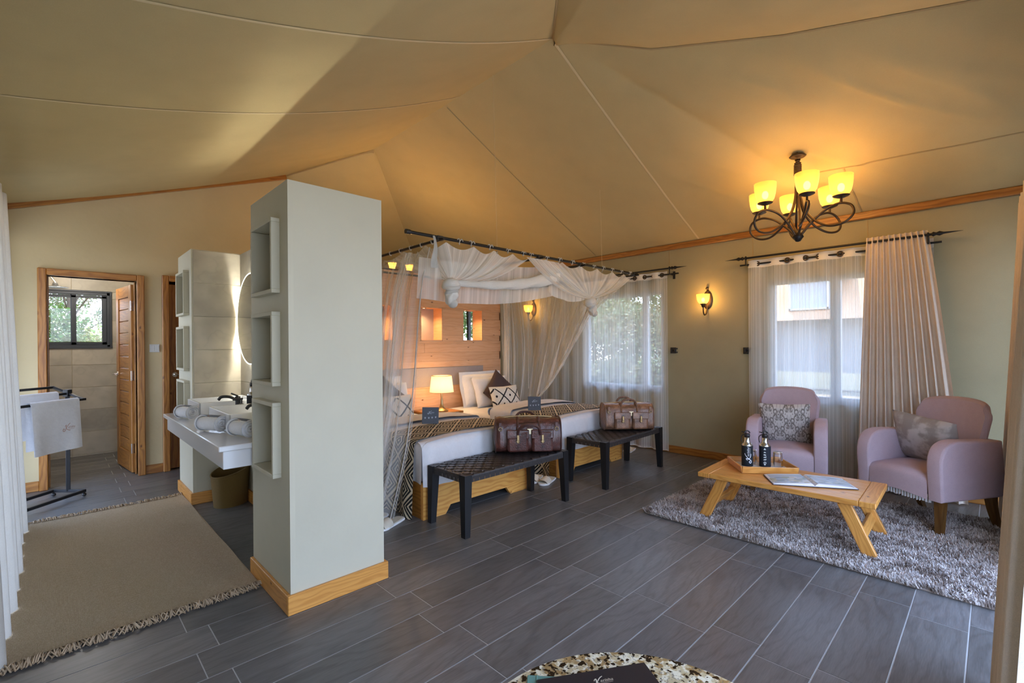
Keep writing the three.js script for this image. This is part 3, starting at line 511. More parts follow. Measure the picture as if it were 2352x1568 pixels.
// ---- bedroom's timber partition behind the beds: horizontal boards, lit niches open to the back
const ZH = -4.9;
const NICHE = [[1.81, 1.354, 2.14, 1.78], [2.51, 1.354, 2.84, 1.78], [3.215, 1.354, 3.545, 1.78], [3.87, 1.354, 4.215, 1.78]];
{
  const w = struct('wall_headboard'), x0 = 1.335, x1 = 4.545, top = 2.2, dp = 0.2;
  const g = extrude([[x0, 0], [x1, 0], [x1, top], [x0, top]], 0.02, NICHE.map((n) => hole(...n))); g.translate(0, 0, ZH - dp);
  part('back_board', muv(g, 'x'), M.clad[0], w);
  part('end_board', [bx(0.02, top, dp, [x1 - 0.01, top / 2, ZH - dp / 2]), bx(x1 - x0, 0.02, dp, [(x0 + x1) / 2, top - 0.01, ZH - dp / 2])], M.clad[1], w);
  const h = 0.11; let k = 0; seed = 21;
  for (let y = 0; y < top - 0.01; y += h) for (const q of minus([x0, y, x1, Math.min(y + h, top)], NICHE)) {
    const cuts = q[2] - q[0] > 1.8 ? [q[0], q[0] + (q[2] - q[0]) * rr(0.35, 0.65), q[2]] : [q[0], q[2]];
    for (let i = 1; i < cuts.length; i++) part('plank', cb(cuts[i] - cuts[i - 1] - 0.002, q[3] - q[1] - 0.001, 0.018, 0.0008, [(cuts[i] + cuts[i - 1]) / 2, (q[1] + q[3]) / 2, ZH - 0.009 + (k % 3) * 0.0003], null, 'x', rnd() * 4, rnd() * 2), M.clad[k++ % 3], w);
  }
  for (const [a, b, c, d] of NICHE) part('niche_lining', [bx(0.012, d - b, dp, [a + 0.006, (b + d) / 2, ZH - dp / 2 - 0.001], null, 'z'), bx(0.012, d - b, dp, [c - 0.006, (b + d) / 2, ZH - dp / 2 - 0.001], null, 'z'), bx(c - a, 0.012, dp, [(a + c) / 2, b + 0.006, ZH - dp / 2 - 0.001], null, 'x'), bx(c - a, 0.012, dp, [(a + c) / 2, d - 0.006, ZH - dp / 2 - 0.001], null, 'x')], M.clad[1], w);
  for (const [a, b, c, d] of NICHE.slice(0, 3)) part('niche_back', bx(c - a, d - b, 0.006, [(a + c) / 2, (b + d) / 2, ZH - dp + 0.012]), M.greyPanel, w);
  part('shadow_panel', cb(2.15, 0.235, 0.012, 0.003, [3.135, 0.905, ZH + 0.006]), M.greyPanel, w, 'grey panel standing in for a rectangular shadow on the boards');  // the oblong shadow on the boards, put in as a thin grey panel
}
// ---- outside: ground, a neighbouring cabin, trees
struct('bounce_patio', [bx(9, 0.05, 7, [2.4, -0.045, 3.99]), bx(4.5, 0.05, 11, [-2.71, -0.045, -4.9])], std(L(0.62, 0.58, 0.50), 0.9, { map: T.paint, bumpMap: T.plaster, bumpScale: 0.004 }));  // unseen pale paving, added to bounce daylight up to the canvas
struct('ground', [bx(120, 0.1, 120, [0, -0.12, 0])], std(L(0.30, 0.25, 0.16), 0.95, { map: again(T.canvas, 0.3, 0.3), bumpMap: T.plaster, bumpScale: 0.02 }));
{
  const c = thing('cabin', 'neighbouring cabin with pale orange roof and grey wall seen through the window curtains', 'cabin', null, [16, 0, -3.4]);
  part('wall', [bx(0.2, 2.0, 9.5, [0, 1.0, 0])], std(L(0.30, 0.31, 0.33), 0.9, { map: T.paint }), c);
  part('plinth', bx(0.4, 0.45, 9.6, [-0.1, 0.22, 0]), std(L(0.5, 0.45, 0.3), 0.9), c);
  part('roof', grid(20, 14, (u, v) => [lerp(-0.7, 2.6, v), lerp(1.95, 4.6, v), lerp(-5.2, lerp(5.2, 4.0, v), u), u * 10, v * 4]), std(L(0.62, 0.36, 0.2), 0.8, { map: T.canvas }), c);
  const d = part('dormer', bx(1.2, 1.0, 1.05, [0.25, 2.75, -0.35]), std(L(0.45, 0.5, 0.56), 0.8), c, 'pale blue dormer');
  part('window_frame', [bx(0.06, 0.05, 1.0, [-0.38, 2.28, -0.35]), bx(0.06, 0.05, 1.0, [-0.38, 3.22, -0.35]), bx(0.06, 1.0, 0.05, [-0.38, 2.75, 0.13]), bx(0.06, 1.0, 0.05, [-0.38, 2.75, -0.83])], M.white, d);
  part('dormer_roof', bx(1.5, 0.1, 1.6, [0.1, 3.3, -0.25], [0, 0, 0.06]), std(L(0.25, 0.26, 0.28), 0.8), c);
  const a = thing('cooling_unit', 'pale box-shaped cooling unit standing against the neighbouring cabin wall', 'cooling unit', null, [15.5, 0, -0.35]);
  part('casing', cb(0.5, 1.2, 0.9, 0.02, [0, 0.95, 0]), std(L(0.6, 0.6, 0.62), 0.6), a); part('stand', bx(0.4, 0.35, 0.8, [0, 0.18, 0]), M.alu, a);
  for (let i = 0; i < 7; i++) part('slat', bx(0.02, 0.03, 0.8, [-0.26, 0.5 + i * 0.13, 0]), M.alu, a);
}
{
  const barkM = std(L(0.16, 0.12, 0.08), 0.95, { bumpMap: T.plaster, bumpScale: 0.02 });
  const leafG = [0, 1, 2].map(() => { const q = []; for (let i = 0; i < 3; i++) { const g = new THREE.BufferGeometry(); const a = rr(0.5, 1); g.setAttribute('position', new THREE.Float32BufferAttribute([0, 0, 0, 0.5 * a, 0.25, 0.08, a, 0, 0, 0.5 * a, -0.25, 0.08], 3)); g.setIndex([0, 1, 2, 0, 2, 3]); g.setAttribute('uv', new THREE.Float32BufferAttribute(new Float32Array(8), 2)); g.computeVertexNormals(); q.push(xf(g, [rr(-0.4, 0.4), rr(-0.4, 0.4), rr(-0.4, 0.4)], [rr(0, 6), rr(0, 6), rr(0, 6)])); } return mg(q); });
  const leafM = [L(0.11, 0.165, 0.03), L(0.17, 0.22, 0.04), L(0.08, 0.115, 0.04), L(0.17, 0.20, 0.09), L(0.24, 0.27, 0.05)].map((c) => phys(c, 0.7, { transmission: 0.3, thickness: 0 }));
  const m4 = new THREE.Matrix4(), q4 = new THREE.Quaternion(), e4 = new THREE.Euler();
  const foliage = (parent, blobs, n, size, mat) => {
    const im = new THREE.InstancedMesh(leafG[n % 3], mat, n); im.name = 'foliage'; im.userData.kind = 'stuff';
    for (let i = 0; i < n; i++) {
      const b = blobs[i % blobs.length]; let x, y, z; do { x = rr(-1, 1); y = rr(-1, 1); z = rr(-1, 1); } while (x * x + y * y + z * z > 1); const k = 0.55 + 0.45 * rnd(), l = Math.hypot(x, y, z) || 1;
      q4.setFromEuler(e4.set(rr(0, 6.3), rr(0, 6.3), rr(0, 6.3))); const s = size * rr(0.6, 1.4);
      im.setMatrixAt(i, m4.compose(V(b[0] + x / l * b[3] * k, b[1] + y / l * b[3] * k * 0.8, b[2] + z / l * b[3] * k), q4, V(s, s, s)));
      im.setColorAt(i, new THREE.Color().setRGB(rr(0.7, 1.25), rr(0.75, 1.2), rr(0.6, 1.1)));
    }
    parent.add(im); shadows(im);
  };
  const tree = (name, label, x, z, h, r, n, mat, airy) => {
    const t = thing(name, label, 'tree', null, [x, -0.07, z]);
    const br = [tube([[0, 0, 0], [rr(-0.1, 0.1), h * 0.4, rr(-0.1, 0.1)], [rr(-0.2, 0.2), h * 0.9, rr(-0.2, 0.2)]], 0.07, 12, 6)], blobs = [];
    for (let i = 0; i < 11; i++) { const a = i * 2.4, y = h * lerp(0.4, 1.0, (i + 0.5) / 11), q = r * (airy ? 0.75 : 0.6) * Math.sin(Math.PI * lerp(0.25, 0.92, (i + 0.5) / 11)) * rr(0.7, 1.1); blobs.push([Math.cos(a) * q, y, Math.sin(a) * q, r * (airy ? 0.3 : 0.42)]); br.push(tube([[0, y * 0.6, 0], [Math.cos(a) * q * 0.5, y * 0.85, Math.sin(a) * q * 0.5], [Math.cos(a) * q, y, Math.sin(a) * q]], 0.025, 8, 5)); }
    part('trunk', br, barkM, t); foliage(t, blobs, n * 2, airy ? 0.10 : 0.15, mat); return t;
  };
  const bush = (label, x, z, h, r, n, mat) => {
    const t = thing('bush', label, 'bush', null, [x, -0.07, z]), blobs = []; for (let i = 0; i < 9; i++) { const a = i * 2.4, q = r * 0.6 * Math.sqrt(i / 9); blobs.push([Math.cos(a) * q, h * rr(0.4, 0.75), Math.sin(a) * q, r * 0.45]); }
    part('stems', [0, 1, 2, 3].map((i) => tube([[0, 0, 0], [blobs[i][0] * 0.5, h * 0.3, blobs[i][2] * 0.5], blobs[i].slice(0, 3)], 0.02, 6, 5)), barkM, t); foliage(t, blobs, n * 2, 0.10, mat);
  };
  seed = 77;
  // behind the bathroom window
  tree('tree', 'tall airy grey-green tree filling the left pane of the bathroom window', -2.6, -20, 6.6, 2.6, 2600, leafM[2], true);
  tree('tree', 'feathery tree reaching across the right pane of the bathroom window', 0.3, -21, 5.6, 2.0, 1500, leafM[3], true);
  tree('tree', 'dark tree standing low between the two taller trees behind the bathroom', -1.2, -24, 4.6, 2.2, 1500, leafM[2], true);
  bush('broad yellow-green bush low in the left pane of the bathroom window', -1.9, -15.5, 2.9, 1.5, 1900, leafM[1]);
  bush('green bush behind the centre bar of the bathroom window', -0.6, -16.5, 2.7, 1.4, 1700, leafM[0]);
  bush('bright lime bush in the lower right corner of the bathroom window', 0.9, -17.5, 2.3, 1.2, 1400, leafM[4]);
  bush('olive hedge-like bush along the back of the bathroom garden', -4.6, -17.5, 3.2, 1.7, 1700, leafM[0]);
  // behind the bedside window
  tree('tree', 'pale leafy tree glimpsed through the sheer curtain beside the far bed', 13.0, -8.6, 4.6, 2.0, 2200, leafM[1], false);
  tree('tree', 'slender tree beyond the bedside window, next to the frame', 13.5, -6.6, 4.2, 1.4, 1500, leafM[0], true);
  tree('tree', 'round tree farther back behind the bedside window', 15.0, -11.4, 5.2, 2.2, 2000, leafM[2], false);
  tree('tree', 'leafy tree seen in the slot of the right-hand wall niche', 10.6, -12.2, 4.2, 1.7, 1600, leafM[0], false);
  for (const [x, z, h, r, l] of [[9.6, -5.6, 2.6, 1.2, 'leafy bush close outside the bedside window, towards the armchairs'], [10.2, -7.4, 2.9, 1.4, 'leafy bush close outside the bedside window, towards the beds'], [12.2, -5.0, 2.7, 1.2, 'bush between the bedside window and the cabin'], [9.2, -9.3, 2.8, 1.4, 'broad bush outside behind the far bed'], [8.6, -4.6, 1.1, 0.8, 'low bush just outside the right half of the bedside window'], [8.9, -6.0, 1.2, 0.9, 'low bush just outside the left half of the bedside window']]) bush(l, x, z, h, r, 1500, leafM[3]);
  bush('low bush at the foot of the neighbouring cabin', 14.3, -1.2, 0.8, 0.7, 700, leafM[3]);
}

// ================================================================ WINDOWS' CURTAINS AND RODS
// a hanging cloth: from (x0, z0) to (x1, z1); «wave» sets the folds, «flare» how far it spreads at its foot
function drape(mat, a, b, y0, y1, folds, amp, o = {}) {
  const n = folds * (o.res || 12), dx = b[0] - a[0], dz = b[1] - a[1], len = Math.hypot(dx, dz), nx = -dz / len, nz = dx / len;
  const fl = o.flare || [0, 0], sd = o.seed || 1;
  return grid(n, o.rows || 18, (u, v) => {
    const e = Math.pow(v, 1.3), ph = u * folds * Math.PI * 2 + (o.phase || 0), j = (vn(u * folds * 0.9 + sd * 17, v * 1.2) - 0.5) * (o.mess ?? 0.6) * v;
    const A = lerp(amp, o.amp2 ?? amp * 1.25, v) * (0.75 + 0.5 * vn(u * folds + sd * 31, 3));
    let w = Math.sin(ph + j * 2.2); w = Math.sign(w) * Math.pow(Math.abs(w), 0.75);
    const s = u * len + lerp(0, lerp(fl[0], fl[1], u), e) + Math.cos(ph + j) * A * 0.35 * (o.omega || 0);
    const off = w * A + (o.bow ? o.bow(u, v) : 0), y = lerp(y0, y1, v) + (o.hem ? o.hem(u, v) : 0);
    return [a[0] + dx / len * s + nx * off, y, a[1] + dz / len * s + nz * off, u * len * (o.full || 1.6), v * (y0 - y1)];
  });
}
function spear(a, dir) {                                       // spear-shaped finial pointing along z
  return [[0, 0.011], [0.012, 0.02], [0.03, 0.011], [0.05, 0.02], [0.075, 0.009], [0.19, 0.001]].reduce((q, p) => (q.push([p[1], p[0]]), q), []) && lathe([[0, 0], [0.011, 0], [0.02, 0.012], [0.011, 0.03], [0.02, 0.05], [0.009, 0.075], [0.0008, 0.19]], 14, a, [dir * Math.PI / 2, 0, 0]);
}
function curtainRods(z0, z1, label, end) {                     // double rod on brackets, z0 > z1
  const t = thing('curtain_rod', label, 'curtain rod', 'double curtain rods on the window wall', [XR, 0, 0]);
  const xo = -0.12, xi = -0.055, yo = 2.185, yi = 2.125;
  part('outer_rod', rod([xo, yo, z0], [xo, yo, z1], 0.0105), M.blackMetal, t);
  part('inner_rod', rod([xi, yi, z0 + 0.06], [xi, yi, z1 - 0.06], 0.0085), M.blackMetal, t);
  if (end !== 1) part('finial', spear([xo, yo, z0], 1), M.blackMetal, t);
  if (end !== -1) part('finial', spear([xo, yo, z1], -1), M.blackMetal, t);
  for (const z of [z0 - 0.02, z1 + 0.02]) part('bracket', [rod([0, yi - 0.01, z], [xo, yi - 0.01, z], 0.007), rod([xo, yi - 0.01, z], [xo, yo, z], 0.007), torus(0.016, 0.006, [xo, yo, z], [0, 0, 0], 16, 6), cb(0.008, 0.09, 0.03, 0.002, [-0.004, yi - 0.01, z])], M.blackMetal, t);
}
curtainRods(-0.36, -1.83, 'black double curtain rod with spear tips above the armchairs');
curtainRods(-2.64, -4.85, 'black double curtain rod with spear tip above the bedside window');
function sheer(name, label, z0, z1, folds, grom, x, seedN) {
  const t = thing('sheer_curtain', label, 'curtain', null, [XR + x, 0, 0]);
  part('cloth', drape(M.sheer, [0, z0], [0, z1], 2.09, 0.02, folds, 0.018, { amp2: 0.03, seed: seedN, full: 1.5, res: 10 }), M.sheer, t);
  part('heading', drape(M.sheerHem, [0, z0], [0, z1], 2.165, 2.085, folds, 0.018, { amp2: 0.018, seed: seedN, rows: 3, res: 10, mess: 0 }), M.sheerHem, t);
  part('hem', drape(M.sheerHem, [-0.001, z0], [-0.001, z1], 0.035, 0.016, folds, 0.03, { amp2: 0.03, seed: seedN, rows: 2, res: 10 }), M.sheerHem, t);
  for (const z of grom) part('grommet', torus(0.021, 0.007, [-0.002, 2.125, z], [0, Math.PI / 2, 0], 20, 8), M.bronze, t);
  return t;
}
sheer('', 'white striped sheer curtain behind the armchairs, hung on dark grommets', -0.35, -1.81, 7, [-1.72, -1.56, -1.44, -1.28, -1.17, -1.0, -0.91, -0.76].map((z) => z), -0.055, 1);
sheer('', 'white striped sheer curtain over the bedside window', -2.72, -4.8, 10, [-2.79, -2.9, -3.02, -3.16, -3.3], -0.055, 2);
{
  const t = thing('curtain', 'heavy beige curtain in deep folds gathered at the side of the window', 'curtain', null, [XR - 0.12, 0, 0]);
  part('cloth', drape(M.drape, [0, -0.795], [0, -0.385], 2.225, 0.012, 11, 0.015, { amp2: 0.026, flare: [-0.0, 0.0], res: 14, rows: 30, seed: 4, mess: 0.35, omega: 0.4, full: 3, bow: (u, v) => 0 }), M.drape, t);
  // spread the foot: the lower it hangs the wider it stands
  const P = t.children[0].geometry.attributes.position; for (let i = 0; i < P.count; i++) { const v = (2.225 - P.getY(i)) / 2.21, z = P.getZ(i), u = (z + 0.795) / 0.41; P.setZ(i, z + lerp(-0.075, 0.235, u) * Math.pow(clamp(v, 0, 1), 0.9)); P.setX(i, P.getX(i) - 0.03 * v); }
  t.children[0].geometry.computeVertexNormals();
}
{
  const t = thing('curtain', 'beige curtain hanging close by, along the right edge of the picture', 'curtain');
  part('cloth', drape(M.drape, [1.72, 0.155], [2.52, 0.155], 2.3, 0.012, 8, 0.03, { amp2: 0.042, res: 14, rows: 26, seed: 8, mess: 0.4, full: 3, bow: (u, v) => -0.125 * Math.pow(v, 0.8) }), M.drape, t);
  const q = thing('curtain', 'pale grey-brown curtain behind the right-hand armchair, partly hidden by the nearer one', 'curtain');
  part('cloth', drape(M.drape, [3.7, 0.155], [4.88, 0.145], 2.27, 0.012, 11, 0.025, { amp2: 0.035, res: 14, rows: 26, seed: 9, mess: 0.4, full: 3, bow: (u, v) => -0.10 * Math.pow(v, 1.1) * u }), M.drape, q);
  const r = thing('curtain_rail', 'dark curtain rail over the front opening', 'curtain rail'); part('rail', rod([0.1, 2.32, 0.17], [4.95, 2.32, 0.17], 0.012), M.blackMetal, r);
}
{
  const t = thing('curtain', 'pale cream curtain hanging in soft folds at the left edge', 'curtain');
  part('cloth', drape(M.drapePale, [-0.265, -4.95], [-0.265, -2.75], 2.36, 0.015, 8, 0.035, { amp2: 0.06, res: 16, rows: 24, seed: 12, mess: 0.7, full: 1.6, bow: (u, v) => -0.06 * v }), M.drapePale, t);
  const r = thing('curtain_rail', 'dark curtain rail over the left opening', 'curtain rail'); part('rail', rod([-0.27, 2.38, -5.0], [-0.27, 2.38, 0.2], 0.012), M.blackMetal, r);
}

// ================================================================ LIGHTS AND THEIR FITTINGS
const AMBER = L(1.0, 0.55, 0.14), WARM = L(1.0, 0.66, 0.35);
function pointAt(color, cd, p, parent = scene, size = 1.5) { const l = new THREE.PointLight(color, cd, 0, 2); l.position.set(...p); l.castShadow = true; l.shadow.radius = size; parent.add(l); return l; }
M.shade = phys(L(0.92, 0.60, 0.20), 0.72, { transmission: 0.6, thickness: 0, emissive: L(1.0, 0.42, 0.02), emissiveIntensity: 0.30 });
M.bulb = std(L(1, 0.95, 0.85), 0.4, { emissive: L(1.0, 0.88, 0.66), emissiveIntensity: 9 });
M.lampShade = phys(L(0.9, 0.78, 0.6), 0.9, { transmission: 0.45, thickness: 0, emissive: L(1.0, 0.66, 0.36), emissiveIntensity: 0.12, map: T.cloth });
const shadeProfile = (r, h) => [[r * 0.36, 0], [r * 0.60, h * 0.05], [r * 0.80, h * 0.22], [r * 0.92, h * 0.48], [r * 0.98, h * 0.76], [r * 1.0, h], [r * 0.965, h]];
{
  const CX = 4.37, CZ = -1.12, CY = 2.9, t = thing('chandelier', 'bronze six-arm chandelier with glowing amber cup shades', 'chandelier', null, [CX, 2.13, CZ]);
  const y = (v) => v - 2.13;
  const top = roofY(CX, CZ) - 0.004, dy = top - 2.915; part('ceiling_rose', xf(lathe([[0, y(2.915)], [0.045, y(2.91)], [0.062, y(2.895)], [0.05, y(2.885)], [0.02, y(2.875)], [0.012, y(2.84)], [0.0, y(2.84)]], 24), [0, dy, 0], [0, 0, -0.0]), M.bronze, t);
  part('chain', [torus(0.014, 0.005, [0, y(2.845), 0], [0, 0, 0], 14, 6), torus(0.014, 0.005, [0, y(2.825), 0], [0, Math.PI / 2, 0], 14, 6), ball(0.018, [0, y(2.81), 0]), lathe([[0, y(2.80)], [0.022, y(2.795)], [0.012, y(2.78)], [0.026, y(2.77)], [0.022, y(2.755)], [0, y(2.755)]], 18)], M.bronze, t);
  part('rope_wrap', [0, 1, 2, 3, 4, 5, 6].map((i) => torus(0.021, 0.0085, [0, y(2.75) - i * 0.0125, 0], [Math.PI / 2, 0, 0], 24, 8)), M.bronze, t);
  part('finial', lathe([[0, y(2.125)], [0.018, y(2.13)], [0.03, y(2.15)], [0.042, y(2.165)], [0.03, y(2.185)], [0.024, y(2.2)], [0, y(2.205)]], 20), M.blackMetal, t);
  for (let k = 0; k < 6; k++) {
    const th = (20 + 60 * k) * Math.PI / 180, a = YAW + th, c = Math.sin(a), s = -Math.cos(a), P = (r, v, tw = 0) => { const b = a + tw; return [Math.sin(b) * r, y(v), -Math.cos(b) * r]; };
    part('arm', tube([P(0.012, 2.7), P(0.014, 2.58), P(0.022, 2.48), P(0.055, 2.37), P(0.13, 2.27, 0.1), P(0.24, 2.205, 0.16), P(0.335, 2.215, 0.12), P(0.385, 2.275, 0.05), P(0.365, 2.345, 0), P(0.29, 2.375, 0), P(0.19, 2.345, -0.06), P(0.10, 2.27, -0.08), P(0.04, 2.2, 0), P(0.018, 2.17)], 0.009, 90, 8), M.bronze, t);
    const b = [c * 0.30, y(2.375), s * 0.30];
    part('drip_pan', [rod(b, [b[0], b[1] + 0.05, b[2]], 0.009), lathe([[0, 0.035], [0.02, 0.037], [0.052, 0.05], [0.058, 0.056], [0.05, 0.056], [0.0, 0.046]], 22, b)], M.bronze, t);
    part('lamp_shade', lathe(shadeProfile(0.082, 0.158), 30, [b[0], b[1] + 0.052, b[2]]), M.shade, t);
    part('bulb', ball(0.024, [b[0], b[1] + 0.118, b[2]], [1, 1.4, 1], 14), M.bulb, t);
    pointAt(AMBER, 0.19, [b[0], b[1] + 0.122, b[2]], t);
  }
}
function sconce(label, z, yy) {
  const t = thing('wall_sconce', label, 'wall lamp', 'amber wall sconces', [XR, yy, z]);
  part('back_plate', [lathe([[0, 0], [0.05, 0], [0.055, 0.008], [0.04, 0.018], [0.03, 0.02], [0, 0.024]], 28, [0, 0, 0], [0, 0, Math.PI / 2]), ball(0.016, [-0.02, 0.13, 0]), lathe([[0, 0.05], [0.012, 0.06], [0.02, 0.085], [0.01, 0.12], [0, 0.12]], 14)].map((g, i) => (i === 0 ? xf(g, [0, 0, 0], [0, 0, 0], [1, 1.9, 1]) : g)), M.bronze, t);
  part('arm', tube([[-0.015, -0.05, 0], [-0.03, -0.12, 0], [-0.055, -0.16, 0], [-0.095, -0.17, 0], [-0.12, -0.14, 0], [-0.125, -0.09, 0]], 0.0075, 40, 8), M.bronze, t);
  part('cup', lathe([[0, -0.09], [0.014, -0.088], [0.02, -0.065], [0.032, -0.05], [0.026, -0.045], [0, -0.045]], 20, [-0.125, 0, 0]), M.bronze, t);
  part('lamp_shade', lathe(shadeProfile(0.07, 0.105), 28, [-0.125, -0.048, 0]), M.shade, t);
  part('bulb', ball(0.018, [-0.125, -0.005, 0], [1, 1.4, 1], 12), M.bulb, t);
  pointAt(AMBER, 0.24, [-0.125, 0.0, 0], t);
}
sconce('amber wall sconce on the bare wall between the two curtained windows', -2.26, 1.79);
sconce('amber wall sconce seen through the mosquito net beside the far bed', -4.95, 1.84);
{
  const t = thing('table_lamp', 'glowing cream drum-shade table lamp on slim bronze stem between the beds', 'lamp', null, [3.285, 0.521, -4.57]);
  part('base', lathe([[0, 0], [0.075, 0], [0.075, 0.012], [0.055, 0.02], [0.03, 0.045], [0.016, 0.09], [0.011, 0.16], [0.013, 0.22], [0, 0.24]], 28), M.brass, t);
  part('lamp_shade', lathe([[0.142, 0.225], [0.119, 0.42], [0.117, 0.42], [0.14, 0.225]], 40), M.lampShade, t);
  part('shade_rim', [torus(0.141, 0.003, [0, 0.225, 0], [Math.PI / 2, 0, 0], 40, 6), torus(0.118, 0.003, [0, 0.42, 0], [Math.PI / 2, 0, 0], 40, 6), ...[0, 1, 2].map((i) => rod([0, 0.4, 0], [Math.cos(i * 2.1) * 0.118, 0.415, Math.sin(i * 2.1) * 0.118], 0.0025))], M.brass, t);
  part('bulb', ball(0.025, [0, 0.31, 0], [1, 1.3, 1], 12), M.bulb, t);
  pointAt(WARM, 0.33, [0, 0.315, 0], t);
}
NICHE.forEach(([a, b, c, d], i) => {                            // a small downlight in the top of each niche
  if (!i) return;                                              // the leftmost niche stands behind the dividing wall
  const t = thing('downlight', ['small round downlight in the top of the left wall niche behind the net', 'small round downlight in the top of the niche above the table lamp', 'small round downlight in the top of the niche with the view slot'][i - 1], 'downlight', 'niche downlights', [a + 0.09, d - 0.012, ZH - 0.06]);
  part('ring', torus(0.028, 0.005, [0, -0.003, 0], [Math.PI / 2, 0, 0], 24, 8), M.brass, t);
  part('lens', xf(new THREE.CylinderGeometry(0.026, 0.026, 0.004, 24), [0, -0.003, 0]), M.bulb, t);
  const l = new THREE.SpotLight(L(1, 0.62, 0.28), 1.6, 0, 1.15, 0.8, 2); l.position.set(0, -0.01, 0); l.target.position.set(0.04, -0.4, 0); l.castShadow = true; t.add(l, l.target);
});
[[2.87, 'left'], [3.1, 'right']].forEach(([x], i) => {          // two up-lights on top of the timber partition
  const t = thing('uplight', i ? 'right-hand small warm uplight on top of the timber partition behind the net' : 'left-hand small warm uplight on top of the timber partition behind the net', 'uplight', 'uplights on the timber partition', [x, 2.2, ZH - 0.06]);
  part('housing', lathe([[0, 0], [0.03, 0], [0.034, 0.03], [0.05, 0.075], [0.045, 0.075], [0.03, 0.035], [0, 0.03]], 20), M.shade, t);
  part('bulb', ball(0.02, [0, 0.055, 0], [1, 1, 1], 12), M.bulb, t);
  pointAt(L(1, 0.62, 0.24), 1.0, [0, 0.058, 0], t);
});
[[-4.21, 'round back-lit mirror above the far wash basin'], [-3.5, 'round back-lit mirror above the near wash basin']].forEach(([z, label]) => {
  const t = thing('mirror', label, 'mirror', 'round back-lit mirrors', [1.18, 1.525, z]);
  const R = 0.366;
  part('glass', xf(new THREE.CylinderGeometry(R, R, 0.006, 72), [-0.038, 0, 0], [0, 0, Math.PI / 2]), M.mirror, t);
  part('light_ring', torus(R + 0.001, 0.006, [-0.038, 0, 0], [0, Math.PI / 2, 0], 90, 8), std(L(0.9, 0.95, 0.9), 0.4, { emissive: L(0.92, 1.0, 0.9), emissiveIntensity: 1.6 }), t);
  part('back_box', xf(new THREE.CylinderGeometry(R - 0.06, R - 0.06, 0.025, 48), [-0.018, 0, 0], [0, 0, Math.PI / 2]), M.white, t);
  part('light_strip', torus(R - 0.05, 0.004, [-0.017, 0, 0], [0, Math.PI / 2, 0], 72, 6), std(L(1, 1, 1), 0.5, { emissive: L(1.0, 0.985, 0.87), emissiveIntensity: 150 }), t);
  for (let k = 0; k < 6; k++) { const a = k * Math.PI / 3 + Math.PI / 6; const l = pointAt(L(1.0, 0.985, 0.87), 0.18, [-0.017, Math.sin(a) * (R - 0.035), Math.cos(a) * (R - 0.035)], t, 0.25); l.name = 'strip_light'; }
});

// ================================================================ WASH STAND
{
  const t = thing('washstand', 'white wash stand counter with deep apron between the two pillars', 'counter');
  part('counter_top', cb(0.56, 0.03, 1.76, 0.004, [0.90, 0.755, -3.74]), M.gloss, t);
  part('apron', [cb(0.02, 0.1, 1.72, 0.003, [0.655, 0.69, -3.75]), cb(0.53, 0.1, 0.02, 0.003, [0.91, 0.69, -2.895]), bx(0.5, 0.02, 1.7, [0.91, 0.66, -3.75])], M.gloss, t);
  const bowl = (z, w) => { const d = 0.40, h = 0.115, k = 0.014; return [rb(d, h, k, 0.006, [0, h / 2, -w / 2 + k / 2]), rb(d, h, k, 0.006, [0, h / 2, w / 2 - k / 2]), rb(k, h, w, 0.006, [-d / 2 + k / 2, h / 2, 0]), rb(k, h, w, 0.006, [d / 2 - k / 2, h / 2, 0]), rb(d - 0.01, 0.02, w - 0.01, 0.005, [0, 0.012, 0])]; };
  const b1 = thing('wash_basin', 'far white rectangular basin on the wash stand beside the rearmost rolled towel', 'basin', 'rectangular wash basins', [0.965, 0.77, -4.31]); part('bowl', bowl(0, 0.42), M.gloss, b1); part('drain', xf(new THREE.CylinderGeometry(0.022, 0.022, 0.006, 20), [0, 0.025, 0]), M.chrome, b1);
  const b2 = thing('wash_basin', 'near white rectangular basin on the wash stand beside the pillar shelves', 'basin', 'rectangular wash basins', [0.965, 0.77, -3.535]); part('bowl', bowl(0, 0.53), M.gloss, b2); part('drain', xf(new THREE.CylinderGeometry(0.022, 0.022, 0.006, 20), [0, 0.025, 0]), M.chrome, b2);
  for (const [z, l] of [[-4.02, 'black mixer tap standing in the far basin'], [-3.3, 'black mixer tap at the near basin, mostly hidden by the pillar']]) {
    const p = thing('tap', l, 'tap', 'black mixer taps', [1.0, 0.77, z]);
    part('body', [lathe([[0, 0], [0.024, 0], [0.024, 0.01], [0.018, 0.02], [0.017, 0.14], [0.02, 0.15], [0, 0.158]], 20)], M.black, p); part('spout', tube([[0, 0.12, 0], [-0.05, 0.15, -0.02], [-0.1, 0.15, -0.05], [-0.115, 0.13, -0.06]], 0.011, 24, 10), M.black, p); part('lever', rod([0, 0.155, 0], [-0.05, 0.18, 0.03], 0.006), M.black, p);
  }
}
